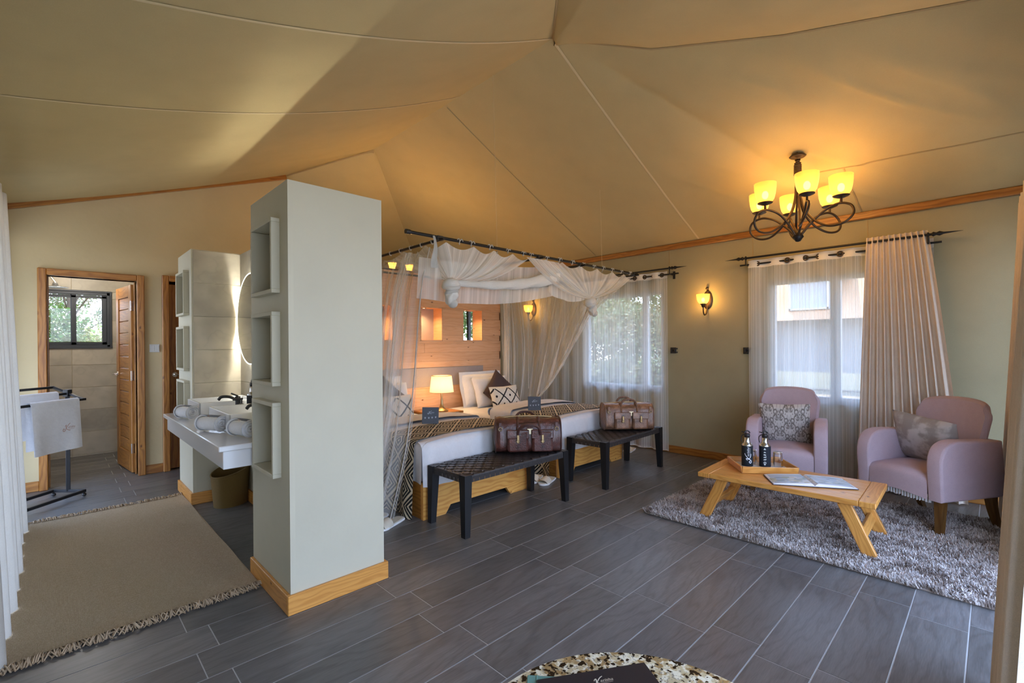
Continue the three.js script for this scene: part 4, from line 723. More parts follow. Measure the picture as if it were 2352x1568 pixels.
// refillable steel bottles in black sleeves with loop caps
function bottle(label, pos, turn, sleeve, tall, group) {
  const t = thing('water_bottle', label, 'bottle', group, pos, turn), r = 0.040 * tall, h = 0.207 * tall;
  part('sleeve', xf(new THREE.CylinderGeometry(r, r, h * 0.74, 40, 1, true), [0, h * 0.37 + 0.002, 0]), sleeve, t);
  part('bottle_body', lathe([[0, 0], [r * 0.95, 0], [r * 0.96, h * 0.74], [r * 0.93, h * 0.79], [r * 0.66, h * 0.85], [r * 0.52, h * 0.90], [r * 0.50, h * 1.05], [0, h * 1.05]], 32), M.steel, t);
  part('cap', lathe([[0, h * 1.05], [r * 0.5, h * 1.05], [r * 0.52, h * 1.15], [r * 0.4, h * 1.19], [0, h * 1.19]], 24), M.black, t);
  part('loop', [torus(r * 0.46, 0.0055, [0, h * 1.2, 0], [0, 0.4, 0], 22, 8, Math.PI), rod([r * 0.1, h * 1.21, 0], [r * 0.95, h * 1.24, 0.004], 0.004), tube([[r * 0.45, h * 1.16, 0], [r * 0.95, h * 1.08, 0.004], [r * 1.02, h * 0.95, 0.006], [r * 0.9, h * 0.85, 0.004]], 0.0035, 20, 6)], M.black, t);
  return t;
}
const sleeveK = std(0xffffff, 0.8, { map: T.sleeveK }), sleeveP = std(0xffffff, 0.8, { map: T.sleevePaw }), sleeveB = std(L(0.012, 0.014, 0.018), 0.8);
bottle('black steel bottle behind the far basin on the wash stand', [1.08, 0.77, -3.93], 0.4, sleeveB, 1.05, 'bottles on the wash stand');
bottle('black steel bottle half hidden by the pillar on the wash stand', [1.10, 0.77, -3.83], 1.2, sleeveB, 1.0, 'bottles on the wash stand');
{
  const p = thing('soap_pump', 'small black pump bottle rising behind the near basin rim', 'soap pump', null, [0.99, 0.77, -3.885]);
  part('flask', lathe([[0, 0], [0.03, 0], [0.032, 0.01], [0.03, 0.09], [0.012, 0.11], [0, 0.112]], 22), M.black, p); part('pump_head', [rod([0, 0.11, 0], [0, 0.145, 0], 0.006), rod([0.01, 0.145, 0], [-0.055, 0.142, -0.01], 0.008)], M.black, p);
}
// towels rolled with their spiral ends towards the room
function rollTowel(label, pos, turn, len, R) {
  const t = thing('rolled_towel', label, 'towel', 'rolled towels on the wash stand', pos, turn);
  const spiral = (k) => { const th = k * Math.PI * 2 * 3.2, r = R * (0.12 + 0.88 * k); return [Math.cos(th) * r, R + Math.sin(th) * r * 0.96]; };
  part('roll', [grid(110, 6, (u, v) => { const [x, y] = spiral(Math.pow(u, 0.8)); const e = Math.max(0, Math.abs(v - 0.5) * 2 - 0.85) / 0.15; return [x * (1 - e * 0.06), R + (y - R) * (1 - e * 0.06), (v - 0.5) * len, u * 0.6, v * 0.3]; }), grid(110, 6, (u, v) => { const [x, y] = spiral(Math.pow(u, 0.8)); const k = 0.955; return [x * k, R + (y - R) * k, (v - 0.5) * (len - 0.004), u * 0.6, v * 0.3]; })], M.towel, t);
  part('rolled_end', [0.5, -0.5].map((s) => grid(64, 40, (u, v) => { const a = u * Math.PI * 2, r = R * 0.985 * v, g = Math.pow(0.5 + 0.5 * Math.cos(Math.PI * 2 * (3.4 * v) - a), 0.6); return [Math.cos(a) * r, R + Math.sin(a) * r * 0.96, s * (len - 0.006) + Math.sign(s) * (0.011 * g - 0.006 * Math.pow(v, 8))]; }, true)), M.towel, t);
  part('woven_logo', grid(6, 6, (u, v) => { const a = Math.PI * 0.62 + (u - 0.5) * 0.9; return [Math.cos(a) * (R + 0.001), R + Math.sin(a) * (R * 0.96 + 0.001), (v - 0.5) * 0.07, v, u]; }), M.rollLogo, t);
  return t;
}
rollTowel('white towel roll at the far end of the wash stand', [0.70, 0.77, -4.17], 0.35, 0.15, 0.052);
rollTowel('white towel roll in the middle of the wash stand, between the two basins', [0.705, 0.77, -3.42], 0.45, 0.17, 0.053);
rollTowel('white towel roll at the near end of the wash stand beside the pillar shelves', [0.79, 0.77, -3.08], 0.3, 0.15, 0.055);
{
  const t = thing('waste_basket', 'oval woven palm-leaf basket with slanting rim under the wash stand', 'basket', null, [1.045, 0, -4.43], 0.5);
  const wall = (k, y0) => (u, v) => { const a = u * Math.PI * 2, top = 0.285 + 0.035 * Math.cos(a), y = y0 + v * (top - y0), f = 0.86 + 0.14 * v; return [Math.cos(a) * (0.155 * f - k), y, Math.sin(a) * (0.125 * f - k), u * 4, v]; };
  part('body', [grid(64, 14, wall(0, 0), true), grid(64, 14, wall(0.006, 0.004), true), grid(32, 3, (u, v) => { const a = u * Math.PI * 2; return [Math.cos(a) * 0.13 * v, 0.006, Math.sin(a) * 0.105 * v, u * 4, v]; })], M.basket, t);
  part('rim', tube(Array.from({ length: 24 }, (_, i) => { const a = i / 24 * Math.PI * 2; return [Math.cos(a) * 0.153, 0.285 + 0.035 * Math.cos(a), Math.sin(a) * 0.123]; }), 0.006, 64, 8, true), M.basket, t);
}
// towel stand: two angled bars over a black frame
{
  const t = thing('towel_stand', 'black metal towel stand in front of the bathroom door', 'towel stand', null, [0, 0, 0]);
  const c = [0.082, -5.66], U = [-0.707, 0.707], W = [0.707, 0.707];       // U runs along the bars, W towards the room
  const P = (a, y, b) => [c[0] + U[0] * a + W[0] * b, y, c[1] + U[1] * a + W[1] * b], sq = (a, b, s = 0.024) => { const A = V(...a), B = V(...b), l = A.distanceTo(B), g = cb(s, s, l, 0.002); g.applyQuaternion(new THREE.Quaternion().setFromUnitVectors(V(0, 0, 1), B.clone().sub(A).normalize())); g.translate((A.x + B.x) / 2, (A.y + B.y) / 2, (A.z + B.z) / 2); return g; };
  part('base', [sq(P(-0.01, 0.05, 0.14), P(0.6, 0.05, 0.14)), sq(P(0, 0.05, -0.13), P(0.6, 0.05, -0.13)), sq(P(0, 0.05, -0.13), P(0, 0.05, 0.14)), sq(P(0.58, 0.05, -0.13), P(0.58, 0.05, 0.14))], M.blackMetal, t);
  for (const a of [0, 0.58]) { part('post', sq(P(a, 0.05, 0), P(a, 0.9, 0), 0.03), M.blackMetal, t); part('bracket', cb(0.045, 0.06, 0.045, 0.003, P(a, 0.905, 0), [0, Math.PI / 4, 0]), M.blackMetal, t); }
  for (const [a, b] of [[0, 0.14], [0.58, 0.14], [0, -0.13], [0.58, -0.13]]) part('caster', [ball(0.016, P(a, 0.018, b)), rod(P(a, 0.03, b), P(a, 0.045, b), 0.006)], M.black, t);
  part('rear_bar', [sq(P(0, 0.955, -0.13), P(0.6, 0.955, -0.13), 0.02), sq(P(0, 0.905, 0), P(0, 0.955, -0.13), 0.02), sq(P(0.58, 0.905, 0), P(0.58, 0.955, -0.13), 0.02)], M.blackMetal, t);
  part('front_bar', [sq(P(-0.02, 0.85, 0.14), P(0.6, 0.85, 0.14), 0.02), sq(P(0, 0.905, 0), P(0, 0.85, 0.14), 0.02), sq(P(0.58, 0.905, 0), P(0.58, 0.85, 0.14), 0.02)], M.blackMetal, t);
  part('middle_bar', sq(P(0, 0.9, 0.0), P(0.6, 0.9, 0.0), 0.02), M.blackMetal, t);
  const over = (label, yTop, b, a0, a1, front, back, mat, logo) => {
    const q = thing('hanging_towel', label, 'towel', 'towels on the stand');
    const prof = (v, off) => { const r = 0.016 + off, L1 = front, L2 = back, tot = L1 + L2 + Math.PI * r; let s = v * tot; if (s < L1) return [r, yTop - L1 + s]; s -= L1; if (s < Math.PI * r) { const th = s / r; return [Math.cos(th) * r, yTop + Math.sin(th) * r]; } s -= Math.PI * r; return [-r, yTop - s]; };
    const sheetF = (off) => grid(24, 60, (u, v) => { const [d, y] = prof(v, off), a = lerp(a0, a1, u), k = Math.max(0, yTop - y), w = 0.012 * Math.sin(u * 7 + 1) * k / 0.35 + 0.006 * Math.sin(u * 15) * k; const p = P(a, y - 0.01 * Math.sin(u * 3) * k, b + d + (d > 0 ? w + k * 0.03 : -k * 0.02 + w * 0.4)); return [p[0], p[1], p[2], u * 0.5 + 0.25, v * 1.2]; });
    part('cloth', [sheetF(0), sheetF(0.007)], mat, q);
    if (logo) part('embroidery', grid(12, 12, (u, v) => { const a = lerp(a0 + (a1 - a0) * 0.43, a0 + (a1 - a0) * 0.14, u), y = lerp(yTop - 0.29, yTop - 0.15, v), k = yTop - y, uu = (a - a0) / (a1 - a0), w = 0.012 * Math.sin(uu * 7 + 1) * k / 0.35; const p = P(a, y, b + 0.026 + w + k * 0.03); return [p[0], p[1], p[2], lerp(0.3, 0.85, u), lerp(0.22, 0.72, v)]; }), M.towelLogo, q);
  };
  over('white towel with embroidered script logo hung on the front bar of the stand', 0.85, 0.14, 0.06, 0.46, 0.4, 0.36, M.towel, true);
  over('white towel folded over the middle bar of the stand, behind the embroidered one', 0.905, 0.0, 0.1, 0.56, 0.34, 0.3, M.towel, false);
}
{
  const s = thing('light_switch', 'white double light switch on the wall between the two doors', 'switch', null, [0.748, 1.29, ZD]);
  part('plate', rb(0.085, 0.082, 0.012, 0.004, [0, 0, 0.006]), M.white, s); for (const x of [-0.02, 0.02]) part('rocker', cb(0.034, 0.06, 0.006, 0.002, [x, 0, 0.013], [0.05, 0, 0]), M.white, s);
}
for (const [z, l] of [[-2.675, 'small black hook on the wall right of the bedside window'], [-1.845, 'small black hook at the left edge of the armchair window curtain']]) {
  const s = thing('tieback_hook', l, 'hook', 'black curtain tieback hooks', [XR, 1.22, z]);
  part('plate', cb(0.012, 0.07, 0.07, 0.003, [-0.006, 0, 0]), M.black, s); part('hook', [rod([-0.01, 0, 0], [-0.05, 0, 0], 0.01), torus(0.022, 0.006, [-0.05, 0, 0.015], [0, Math.PI / 2, 0], 18, 8)], M.black, s); part('stud', [ball(0.009, [-0.014, 0.022, 0.05]), ball(0.009, [-0.014, -0.022, 0.05])], M.black, s);
}
{
  const s = thing('shower_head', 'chrome rain shower head on a curved arm in front of the bathroom window', 'shower head', null, [XL + 0.005, 2.08, -7.2]);
  part('arm', tube([[0, 0.0, 0], [0.15, 0.04, 0], [0.3, 0.02, 0], [0.36, -0.06, 0]], 0.011, 30, 10), M.chrome, s); part('rose', lathe([[0, -0.115], [0.11, -0.115], [0.112, -0.108], [0.03, -0.095], [0.018, -0.06], [0, -0.06]], 36, [0.36, 0, 0]), M.chrome, s);
}

// ================================================================ THE BEDS
const BEDY = 0.575;
function pillowGeo(w, h, d, sharp = 0.5, n = 22, sd = 1) {       // a stuffed cushion, standing in the xy plane
  const f = (s) => (u, v) => {
    const x = (u - 0.5) * 2, y = (v - 0.5) * 2, e = Math.pow(Math.max(0, (1 - Math.pow(Math.abs(x), 2.6)) * (1 - Math.pow(Math.abs(y), 2.6))), sharp);
    const pin = 1 - 0.07 * (1 - Math.abs(x)) * Math.abs(y) ** 2 - 0, pin2 = 1 - 0.07 * (1 - Math.abs(y)) * Math.abs(x) ** 2, wr = 0.05 * (fbm(u * 5 + sd * 9, v * 5, 0, 3) - 0.5) * e;
    return [x * w / 2 * pin2, y * h / 2 * pin, s * d / 2 * (e + wr * s), u, v];
  };
  const a = grid(n, n, f(1)), b = grid(n, n, f(-1)); { const I = b.index.array; for (let i = 0; i < I.length; i += 3) { const t = I[i]; I[i] = I[i + 1]; I[i + 1] = t; } b.computeVertexNormals(); }
  return mg([a, b]);
}
function bed(i) {
  const X0 = i ? 3.51 : 1.955, X1 = X0 + 1.1, cx = (X0 + X1) / 2, ZF0 = -2.96, who = i ? 'far' : 'near';
  const t = thing('bed', i ? 'far single bed with pine plinth beside the curtained window' : 'near single bed with pine plinth beside the cream pillar', 'bed', 'two single beds');
  const w = X1 - X0, foot = extrude([[0, 0], [0.2, 0], [0.225, 0.03], [0.25, 0.065], [w - 0.25, 0.065], [w - 0.225, 0.03], [w - 0.2, 0], [w, 0], [w, 0.275], [0, 0.275]], 0.028, [], 0.002);
  foot.translate(X0, 0, ZF0 - 0.028); part('foot_board', muv(foot, 'x', i * 0.6, 0.1), M.pine, t);
  for (const x of [X0 + 0.014, X1 - 0.014]) part('side_board', cb(0.028, 0.275, 1.85, 0.003, [x, 0.1375, ZF0 - 0.96], null, 'z'), M.orange, t);
  part('slats', bx(w - 0.06, 0.03, 1.8, [cx, 0.23, ZF0 - 0.95]), M.pine, t);
  part('mattress', rb(w - 0.02, 0.25, 1.86, 0.05, [cx, 0.383, ZF0 - 0.95]), M.linen, t);
  // duvet: over the top, down the foot and both sides
  const duvet = (dx, low, z0, z1, lift, wr, drop) => {
    const W = w / 2 + dx, tot = 2 * W + 2 * drop;
    return grid(56, 44, (u, v) => {
      let s = (u - 0.5) * tot, x, y = BEDY + lift; const r = 0.05;
      const a = Math.abs(s); if (a < W - r) x = s; else { const q = a - (W - r), arc = r * Math.PI / 2; if (q < arc) { x = Math.sign(s) * (W - r + Math.sin(q / r) * r); y = BEDY + lift - r + Math.cos(q / r) * r; } else { x = Math.sign(s) * W; y = BEDY + lift - r - (q - arc); } }
      const z = lerp(z0, z1, v); y += wr * (fbm(x * 5 + i * 7, z * 5, 0, 3) - 0.5) * (a < W ? 1 : 0.3); x += a > W ? Math.sign(s) * 0.012 * Math.sin(z * 23 + i) * ((a - W) / drop) : 0;
      if (a < W) y += 0.03 * Math.cos(x / W * Math.PI / 2) * (lift > 0.01 ? 1 : 0.8);
      return [cx + x, Math.max(y, low), z, s, z];
    });
  };
  const d = part('duvet', [duvet(0.012, 0.27, ZF0 + 0.005, ZF0 - 0.98, 0, 0.02, 0.29), grid(40, 16, (u, v) => {
    const s = (u - 0.5) * 2, x = s * (w / 2 + 0.012), r = 0.06, cr = Math.min(1, (1 - Math.abs(s)) * 14); const q = v * (0.30 + 0.06), arc = r * Math.PI / 2; let z, y;
    if (q < arc) { z = ZF0 - r + 0.03 + Math.sin(q / r) * r; y = BEDY - r + Math.cos(q / r) * r; } else { z = ZF0 + 0.03; y = BEDY - r - (q - arc); }
    y += 0.024 * Math.cos(s * Math.PI / 2) * (1 - v); z += 0.010 * Math.sin(s * 17 + i * 2) * v * v + 0.016 * Math.exp(-Math.pow((Math.abs(s) - 0.93) * 22, 2)) * v; z -= 0.025 * (1 - cr);
    return [cx + x, y - 0.004 * Math.sin(s * 21) * v, z, x, q];
  })], M.linen, t);
  part('turned_sheet', [duvet(0.018, 0.34, ZF0 - 0.66, ZF0 - 0.99, 0.02, 0.02, 0.2), grid(40, 6, (u, v) => { const s = (u - 0.5) * 2, x = s * (w / 2 + 0.012), a = v * Math.PI * 0.9; return [cx + x, BEDY + 0.02 + 0.024 * Math.cos(s * Math.PI / 2) - 0.045 * (1 - Math.cos(a)), ZF0 - 0.985 - 0.045 * Math.sin(a), x, v * 0.1]; })], M.linen, t);
  // patterned runner across the bed, hanging to the floor on both sides
  const r = thing('bed_runner', i ? 'black and cream diamond-patterned runner across the far bed' : 'black and cream diamond-patterned runner across the near bed, hanging to the floor', 'bed runner', 'patterned bed runners');
  const W = w / 2 + 0.02, drop = 0.56, tot = 2 * W + 2 * drop, rad = 0.055;
  part('cloth', grid(110, 20, (u, v) => {
    const s = (u - 0.5) * tot, a = Math.abs(s), q = a - (W - rad), arc = rad * Math.PI / 2; let x, y = BEDY + 0.008, k = 0;
    if (q < 0) x = s; else if (q < arc) { x = Math.sign(s) * (W - rad + Math.sin(q / rad) * rad); y = BEDY + 0.008 - rad + Math.cos(q / rad) * rad; } else { k = (q - arc) / drop; x = Math.sign(s) * (W + k * 0.045); y = BEDY + 0.008 - rad - (q - arc); }
    if (a < W) y += 0.03 * Math.cos(s / W * Math.PI / 2) * 0.8;
    let z = lerp(-3.05, -3.49, v) + (s < 0 ? 0.03 * k : 0);
    x += Math.sign(s) * 0.022 * k * Math.sin(v * 9 + i * 2) ;
    return [cx + x, Math.max(y, 0.006), z, s / 0.46 + 0.25, v * 0.44 / 0.46];
  }), M.runner, r);
  // pillows and cushions
  const px = cx + (i ? 0.02 : 0.03);
  const place = (name, label, cat, geo, mat, pos, rot, group) => { const o = thing(name, label, cat, group, pos); o.rotation.set(...rot); part(name === 'pillow' ? 'pillow_case' : 'cover', geo, mat, o); return o; };
  const P = place('pillow', `white pillow leaning on the boards at the ${who} bed, behind the others`, 'pillow', pillowGeo(0.66, 0.42, 0.16, 0.45, 22, 1 + i), M.linen, [px - 0.02, BEDY + 0.145, -4.735], [-0.22, 0, 0], 'white pillows'); part('flange', grid(24, 16, (u, v) => { const x = (u - 0.5) * 2, y = (v - 0.5) * 2; return [x * 0.36 * (1 - 0.05 * (1 - Math.abs(x)) * y * y), y * 0.235 * (1 - 0.06 * (1 - Math.abs(y)) * x * x), 0.012 * Math.sin(u * 11) * y * y + 0.01 * Math.sin(v * 8) * x * x]; }), M.linen, P);
  place('pillow', `white pillow in front of the rear pillow on the ${who} bed`, 'pillow', pillowGeo(0.60, 0.40, 0.16, 0.45, 22, 4 + i), M.linen, [px + 0.03, BEDY + 0.12, -4.60], [-0.34, 0, 0], 'white pillows');
  place('cushion', i ? 'dark brown square cushion standing on its corner on the far bed' : 'dark brown square cushion standing on its corner behind the net on the near bed', 'cushion', xf(pillowGeo(0.42, 0.42, 0.12, 0.5, 22, 6 + i), [0, 0, 0], [0, 0, Math.PI / 4]), M.brownCloth, [i ? 4.14 : 2.5, BEDY + 0.125, i ? -4.47 : -4.44], [-0.30, 0, 0], 'brown cushions');
  place('cushion', i ? 'cream oblong cushion with bold dark crosses on the far bed' : 'cream oblong cushion with bold dark crosses behind the net on the near bed', 'cushion', pillowGeo(0.48, 0.27, 0.12, 0.5, 22, 8 + i), M.cross, [i ? 4.09 : 2.50, BEDY + 0.075, -4.33], [-0.32, 0, 0], 'cross-patterned cushions');
}
bed(0); bed(1);
{
  const t = thing('nightstand', 'low orange wooden nightstand between the two beds', 'nightstand', null, [3.285, 0, -4.65]);
  part('top', cb(0.42, 0.025, 0.46, 0.004, [0, 0.508, 0]), M.orange, t); part('cabinet', cb(0.39, 0.47, 0.42, 0.004, [0, 0.26, -0.01]), M.orange, t); part('drawer', cb(0.35, 0.17, 0.016, 0.004, [0, 0.39, 0.207]), M.orange, t);
  const d = part('drawer', cb(0.35, 0.2, 0.016, 0.004, [0, 0.17, 0.207]), M.orange, t); part('knob', ball(0.014, [0, 0.17, 0.225]), M.bronze, d);
}
const cardM = std(0xffffff, 0.7, { map: T.card });
for (const [p, turn, l] of [[[2.37, BEDY + 0.034, -3.47], -0.45, 'dark printed card standing on the near bed at the runner'], [[3.64, BEDY + 0.03, -3.40], -0.45, 'dark printed card standing on the far bed at the runner']]) {
  const t = thing('card', l, 'card', 'printed cards on the beds', p, turn); t.rotation.set(-0.18, turn, -0.05, 'YXZ');
  part('board', bx(0.145, 0.145, 0.003, [0, 0.0725, 0]), std(L(0.05, 0.06, 0.08), 0.7), t); part('print', xf(new THREE.PlaneGeometry(0.143, 0.143), [0, 0.0725, 0.0022]), cardM, t);
}
// slippers
function slipper(label, x, z, turn) {
  const t = thing('slipper', label, 'slipper', 'white slippers by the beds', [x, 0, z], turn);
  const out = (k) => { const s = new THREE.Shape(); s.moveTo(-0.035 * k, -0.13 * k); s.bezierCurveTo(-0.05 * k, -0.05 * k, -0.04 * k, 0.02, -0.05 * k, 0.07 * k); s.bezierCurveTo(-0.05 * k, 0.15 * k, 0.05 * k, 0.15 * k, 0.05 * k, 0.07 * k); s.bezierCurveTo(0.045 * k, 0.02, 0.045 * k, -0.05 * k, 0.035 * k, -0.13 * k); s.bezierCurveTo(0.02 * k, -0.15 * k, -0.02 * k, -0.15 * k, -0.035 * k, -0.13 * k); return s; };
  const sole = new THREE.ExtrudeGeometry(out(1), { depth: 0.01, bevelEnabled: true, bevelSize: 0.004, bevelThickness: 0.003, bevelSegments: 2, curveSegments: 14 }); part('sole', xf(sole, [0, 0.004, 0], [-Math.PI / 2, 0, 0]), M.shoeSole, t);
  const ins = new THREE.ExtrudeGeometry(out(0.9), { depth: 0.003, bevelEnabled: false, curveSegments: 14 }); part('insole', xf(ins, [0, 0.018, 0], [-Math.PI / 2, 0, 0]), M.shoe, t);
  part('strap', grid(18, 12, (u, v) => { const a = Math.PI * u, zz = lerp(-0.015, -0.105, v), w = 0.053 - 0.006 * Math.abs(v - 0.4); return [Math.cos(a) * w, 0.012 + Math.sin(a) * lerp(0.052, 0.03, v), zz, u * 0.2, v * 0.1]; }), M.shoe, t);
}
slipper('cream slipper nearest the cream pillar at the foot of the near bed', 1.73, -3.06, 1.95); slipper('cream slipper behind the first one beside the near bed', 1.69, -3.20, 2.1);
slipper('cream slipper on the floor between the two beds', 3.33, -2.955, 1.9); slipper('cream slipper at the back between the two beds, half hidden by a bench leg', 3.30, -3.08, 2.0);
slipper('cream slipper on the far side of the far bed under the sheer curtain', 5.0, -3.1, 1.8);

// ---- benches: black frame, woven leather straps
function bench(label, x0, z0) {
  const w = 1.1, d = 0.44, H = 0.42, t = thing('bench', label, 'bench', 'black woven benches', [x0, 0, z0]);
  const leg = (sx, sz) => { const g = grid(4, 1, (u, v) => { const k = Math.floor(u * 4 + 0.01), h = lerp(0.032, 0.022, v), c = [[-h, -h], [h, -h], [h, h], [-h, h], [-h, -h]][k]; return [sx * (w / 2 - 0.034 + 0.0 * v) + c[0] + sx * 0.012 * v, (1 - v) * (H - 0.004), sz * (d / 2 - 0.034) + c[1] + sz * 0.012 * v]; }).toNonIndexed(); g.computeVertexNormals(); return g; };
  for (const sx of [-1, 1]) for (const sz of [-1, 1]) part('leg', [leg(sx, sz), bx(0.062, 0.004, 0.062, [sx * (w / 2 - 0.034), H - 0.003, sz * (d / 2 - 0.034)]), bx(0.044, 0.004, 0.044, [sx * (w / 2 - 0.022), 0.002, sz * (d / 2 - 0.022)])], M.blackMetal, t);
  part('rail', [cb(w - 0.12, 0.03, 0.03, 0.003, [0, H - 0.022, d / 2 - 0.034]), cb(w - 0.12, 0.03, 0.03, 0.003, [0, H - 0.022, -d / 2 + 0.034]), cb(0.03, 0.03, d - 0.12, 0.003, [w / 2 - 0.034, H - 0.022, 0]), cb(0.03, 0.03, d - 0.12, 0.003, [-w / 2 + 0.034, H - 0.022, 0])], M.blackMetal, t);
  const nx = 21, nz = 8, px = (w - 0.075) / nx, pz = (d - 0.075) / nz, ab = 0.0045;
  const across = (i) => { const x = -w / 2 + 0.0375 + px * (i + 0.5), hw = px * 0.485, e = d / 2 - 0.012; return grid(2, nz * 6 + 12, (u, v) => { const s = v * (2 * e + 0.10) - e - 0.05; let y = H + ab * Math.cos((s / pz + (i & 1) + (nz & 1 ? 0.5 : 0) + 0.5) * Math.PI) , z = clamp(s, -e, e); if (Math.abs(s) > e - 0.01) { y = H - 0.003 - Math.max(0, Math.abs(s) - e); z = Math.sign(s) * (e + (Math.abs(s) > e ? 0.004 : 0)); } return [x + (u - 0.5) * 2 * hw, y, z]; }); };
  const along = (j) => { const z = -d / 2 + 0.0375 + pz * (j + 0.5), hw = pz * 0.48, e = w / 2 - 0.012; return grid(2, nx * 6 + 12, (u, v) => { const s = v * (2 * e + 0.10) - e - 0.05, i = (s + w / 2 - 0.0375) / px - 0.5; let y = H - ab * Math.cos((i + (j & 1)) * Math.PI) * -1 * -1 , x = clamp(s, -e, e); if (Math.abs(s) > e - 0.01) { y = H - 0.003 - Math.max(0, Math.abs(s) - e); x = Math.sign(s) * (e + (Math.abs(s) > e ? 0.004 : 0)); } return [x, y, z + (u - 0.5) * 2 * hw]; }); };
  for (let i = 0; i < nx; i++) part('strap', across(i), M.strap, t);
  for (let j = 0; j < nz; j++) part('strap', along(j), M.strap, t);
  return t;
}
const bench1 = bench('black woven-strap bench with the dark brown bag, at the near bed', 2.512, -2.695);
copyOf(bench1, 'black woven-strap bench with the tan bag, at the far bed', [4.055, 0, -2.655], 0.035);

// ---- travel bags
function bag(label, mat, pos, turn, w, h, d, sag, sd) {
  const t = thing('travel_bag', label, 'bag', 'leather travel bags', pos, turn);
  const sec = (a, k) => { const c = Math.cos(a), s = Math.sin(a), e = 0.5, y = h * 0.46 + Math.sign(s) * Math.pow(Math.abs(s), e) * h * 0.46 * (s < 0 ? 1 : k), t = y / h; return [Math.sign(c) * Math.pow(Math.abs(c), e) * d / 2 * (1.06 - 0.30 * t * t) * k, y]; };
  const wr = (x, y, z) => sag * (fbm(x * 14 + sd, y * 14 + z * 9, 0, 4) - 0.5) + sag * 0.6 * Math.pow(vn(x * 26 + sd, y * 9), 3);
  part('body', grid(72, 48, (u, v) => { const x = (v - 0.5) * w, q = Math.pow(Math.abs(v - 0.5) * 2, 6), a = u * Math.PI * 2, [z, y] = sec(a, 1 - 0.05 * q), o = wr(x, y, z) * (y > 0.02 ? 1 : 0); return [x + o * 0.3, Math.max(0.002, y + o * Math.sin(a) - 0.02 * (sag * 30) * Math.exp(-x * x * 60) * (Math.sin(a) > 0.6 ? 1 : 0)), z + o * Math.cos(a), u * 1.0, v * 0.6]; }, true), mat, t);
  for (const s of [-1, 1]) part('end_panel', [grid(48, 8, (u, v) => { const a = u * Math.PI * 2, [z, y] = sec(a, 0.95), k = v; const yy = lerp(h * 0.44, y, k), zz = z * k; return [s * (w / 2 + 0.018 * (1 - k * k) + wr(zz, yy, s) * 0.5), Math.max(0.002, yy), zz, u, v * 0.3]; }, true), tube(Array.from({ length: 28 }, (_, i) => { const [z, y] = sec(i / 28 * Math.PI * 2, 0.98); return [s * w / 2, Math.max(0.004, y), z]; }), 0.006, 60, 7, true)], mat, t);
  const zf = d / 2 + 0.004;
  for (const s of [-1, 1]) {                                    // front pockets with flaps, straps and buckles
    const px = s * w * 0.185 + w * 0.02, pw = w * 0.325, phh = h * 0.56, warp = (g, q) => { const P = g.attributes.position; for (let i = 0; i < P.count; i++) { const x = P.getX(i), y = P.getY(i); P.setZ(i, P.getZ(i) + wr(x * 2, y * 2, s) * q + 0.012 * Math.sin((x - px) / pw * Math.PI + Math.PI / 2) - 0.05 * Math.max(0, y - h * 0.45)); } g.computeVertexNormals(); return g; };
    const pk = part('pocket', warp(rb(pw, phh, 0.055, 0.022, [px, h * 0.34, zf], null, 6), 1.0), mat, t);
    part('flap', warp(rb(pw * 1.04, phh * 0.42, 0.02, 0.008, [px, h * 0.535, zf + 0.024], null, 5), 0.8), mat, pk);
    part('buckle', [torus(0.012, 0.003, [px, h * 0.36, zf + 0.052], [0, 0, 0], 4, 6), cb(0.018, h * 0.22, 0.006, 0.002, [px, h * 0.42, zf + 0.049])], M.brass, pk);
    part('strap', tube([[s * w * 0.17, h * 0.1, zf - 0.015], [s * w * 0.17, h * 0.6, zf - 0.01], [s * w * 0.16, h * 0.86, d * 0.3], [s * w * 0.16, h * 0.93, d * 0.16]], 0.012, 30, 6), mat, t);
    part('handle', xf(tube([[-w * 0.17, h * 0.80, 0], [-w * 0.15, h * 0.98, 0], [-w * 0.08, h * 1.1, 0], [w * 0.08, h * 1.1, 0], [w * 0.15, h * 0.98, 0], [w * 0.17, h * 0.80, 0]], 0.011, 50, 8), [0, sag > 0.012 && s > 0 ? -0.05 : -0.01, s * d * 0.24], [s * (sag > 0.012 ? 0.5 : 0.1), 0, 0]), mat, t);
    part('side_strap', cb(0.022, h * 0.66, 0.006, 0.002, [s * w * 0.43, h * 0.5, zf - 0.012]), mat, t);
    part('ring', torus(0.014, 0.003, [s * w * 0.43, h * 0.66, zf - 0.004], [0, 0, 0], 18, 7), M.brass, t);
  }
  part('zip', tube([[-w * 0.46, h * 0.9, 0], [-w * 0.2, h * 0.935, 0], [w * 0.2, h * 0.935, 0], [w * 0.46, h * 0.9, 0]], 0.007, 30, 6), M.brass, t);
  part('name_plate', cb(0.045, 0.045, 0.004, 0.001, [w * 0.02, h * 0.60, zf + 0.012]), std(L(0.7, 0.6, 0.4), 0.35, { metalness: 0.7 }), t, 'small metal name plate');
  part('shoulder_clip', tube([[w * 0.4, h * 0.8, -d * 0.1], [w * 0.46, h * 0.92, 0], [w * 0.5, h * 0.74, d * 0.1]], 0.008, 20, 6), mat, t);
  return t;
}
bag('dark brown glossy leather travel bag on the near bench', M.leatherDark, [2.82, 0.425, -2.72], -0.72, 0.53, 0.30, 0.27, 0.020, 3);
bag('tan leather travel bag on the far bench', M.leatherTan, [4.25, 0.425, -2.67], -0.74, 0.49, 0.29, 0.27, 0.009, 8);

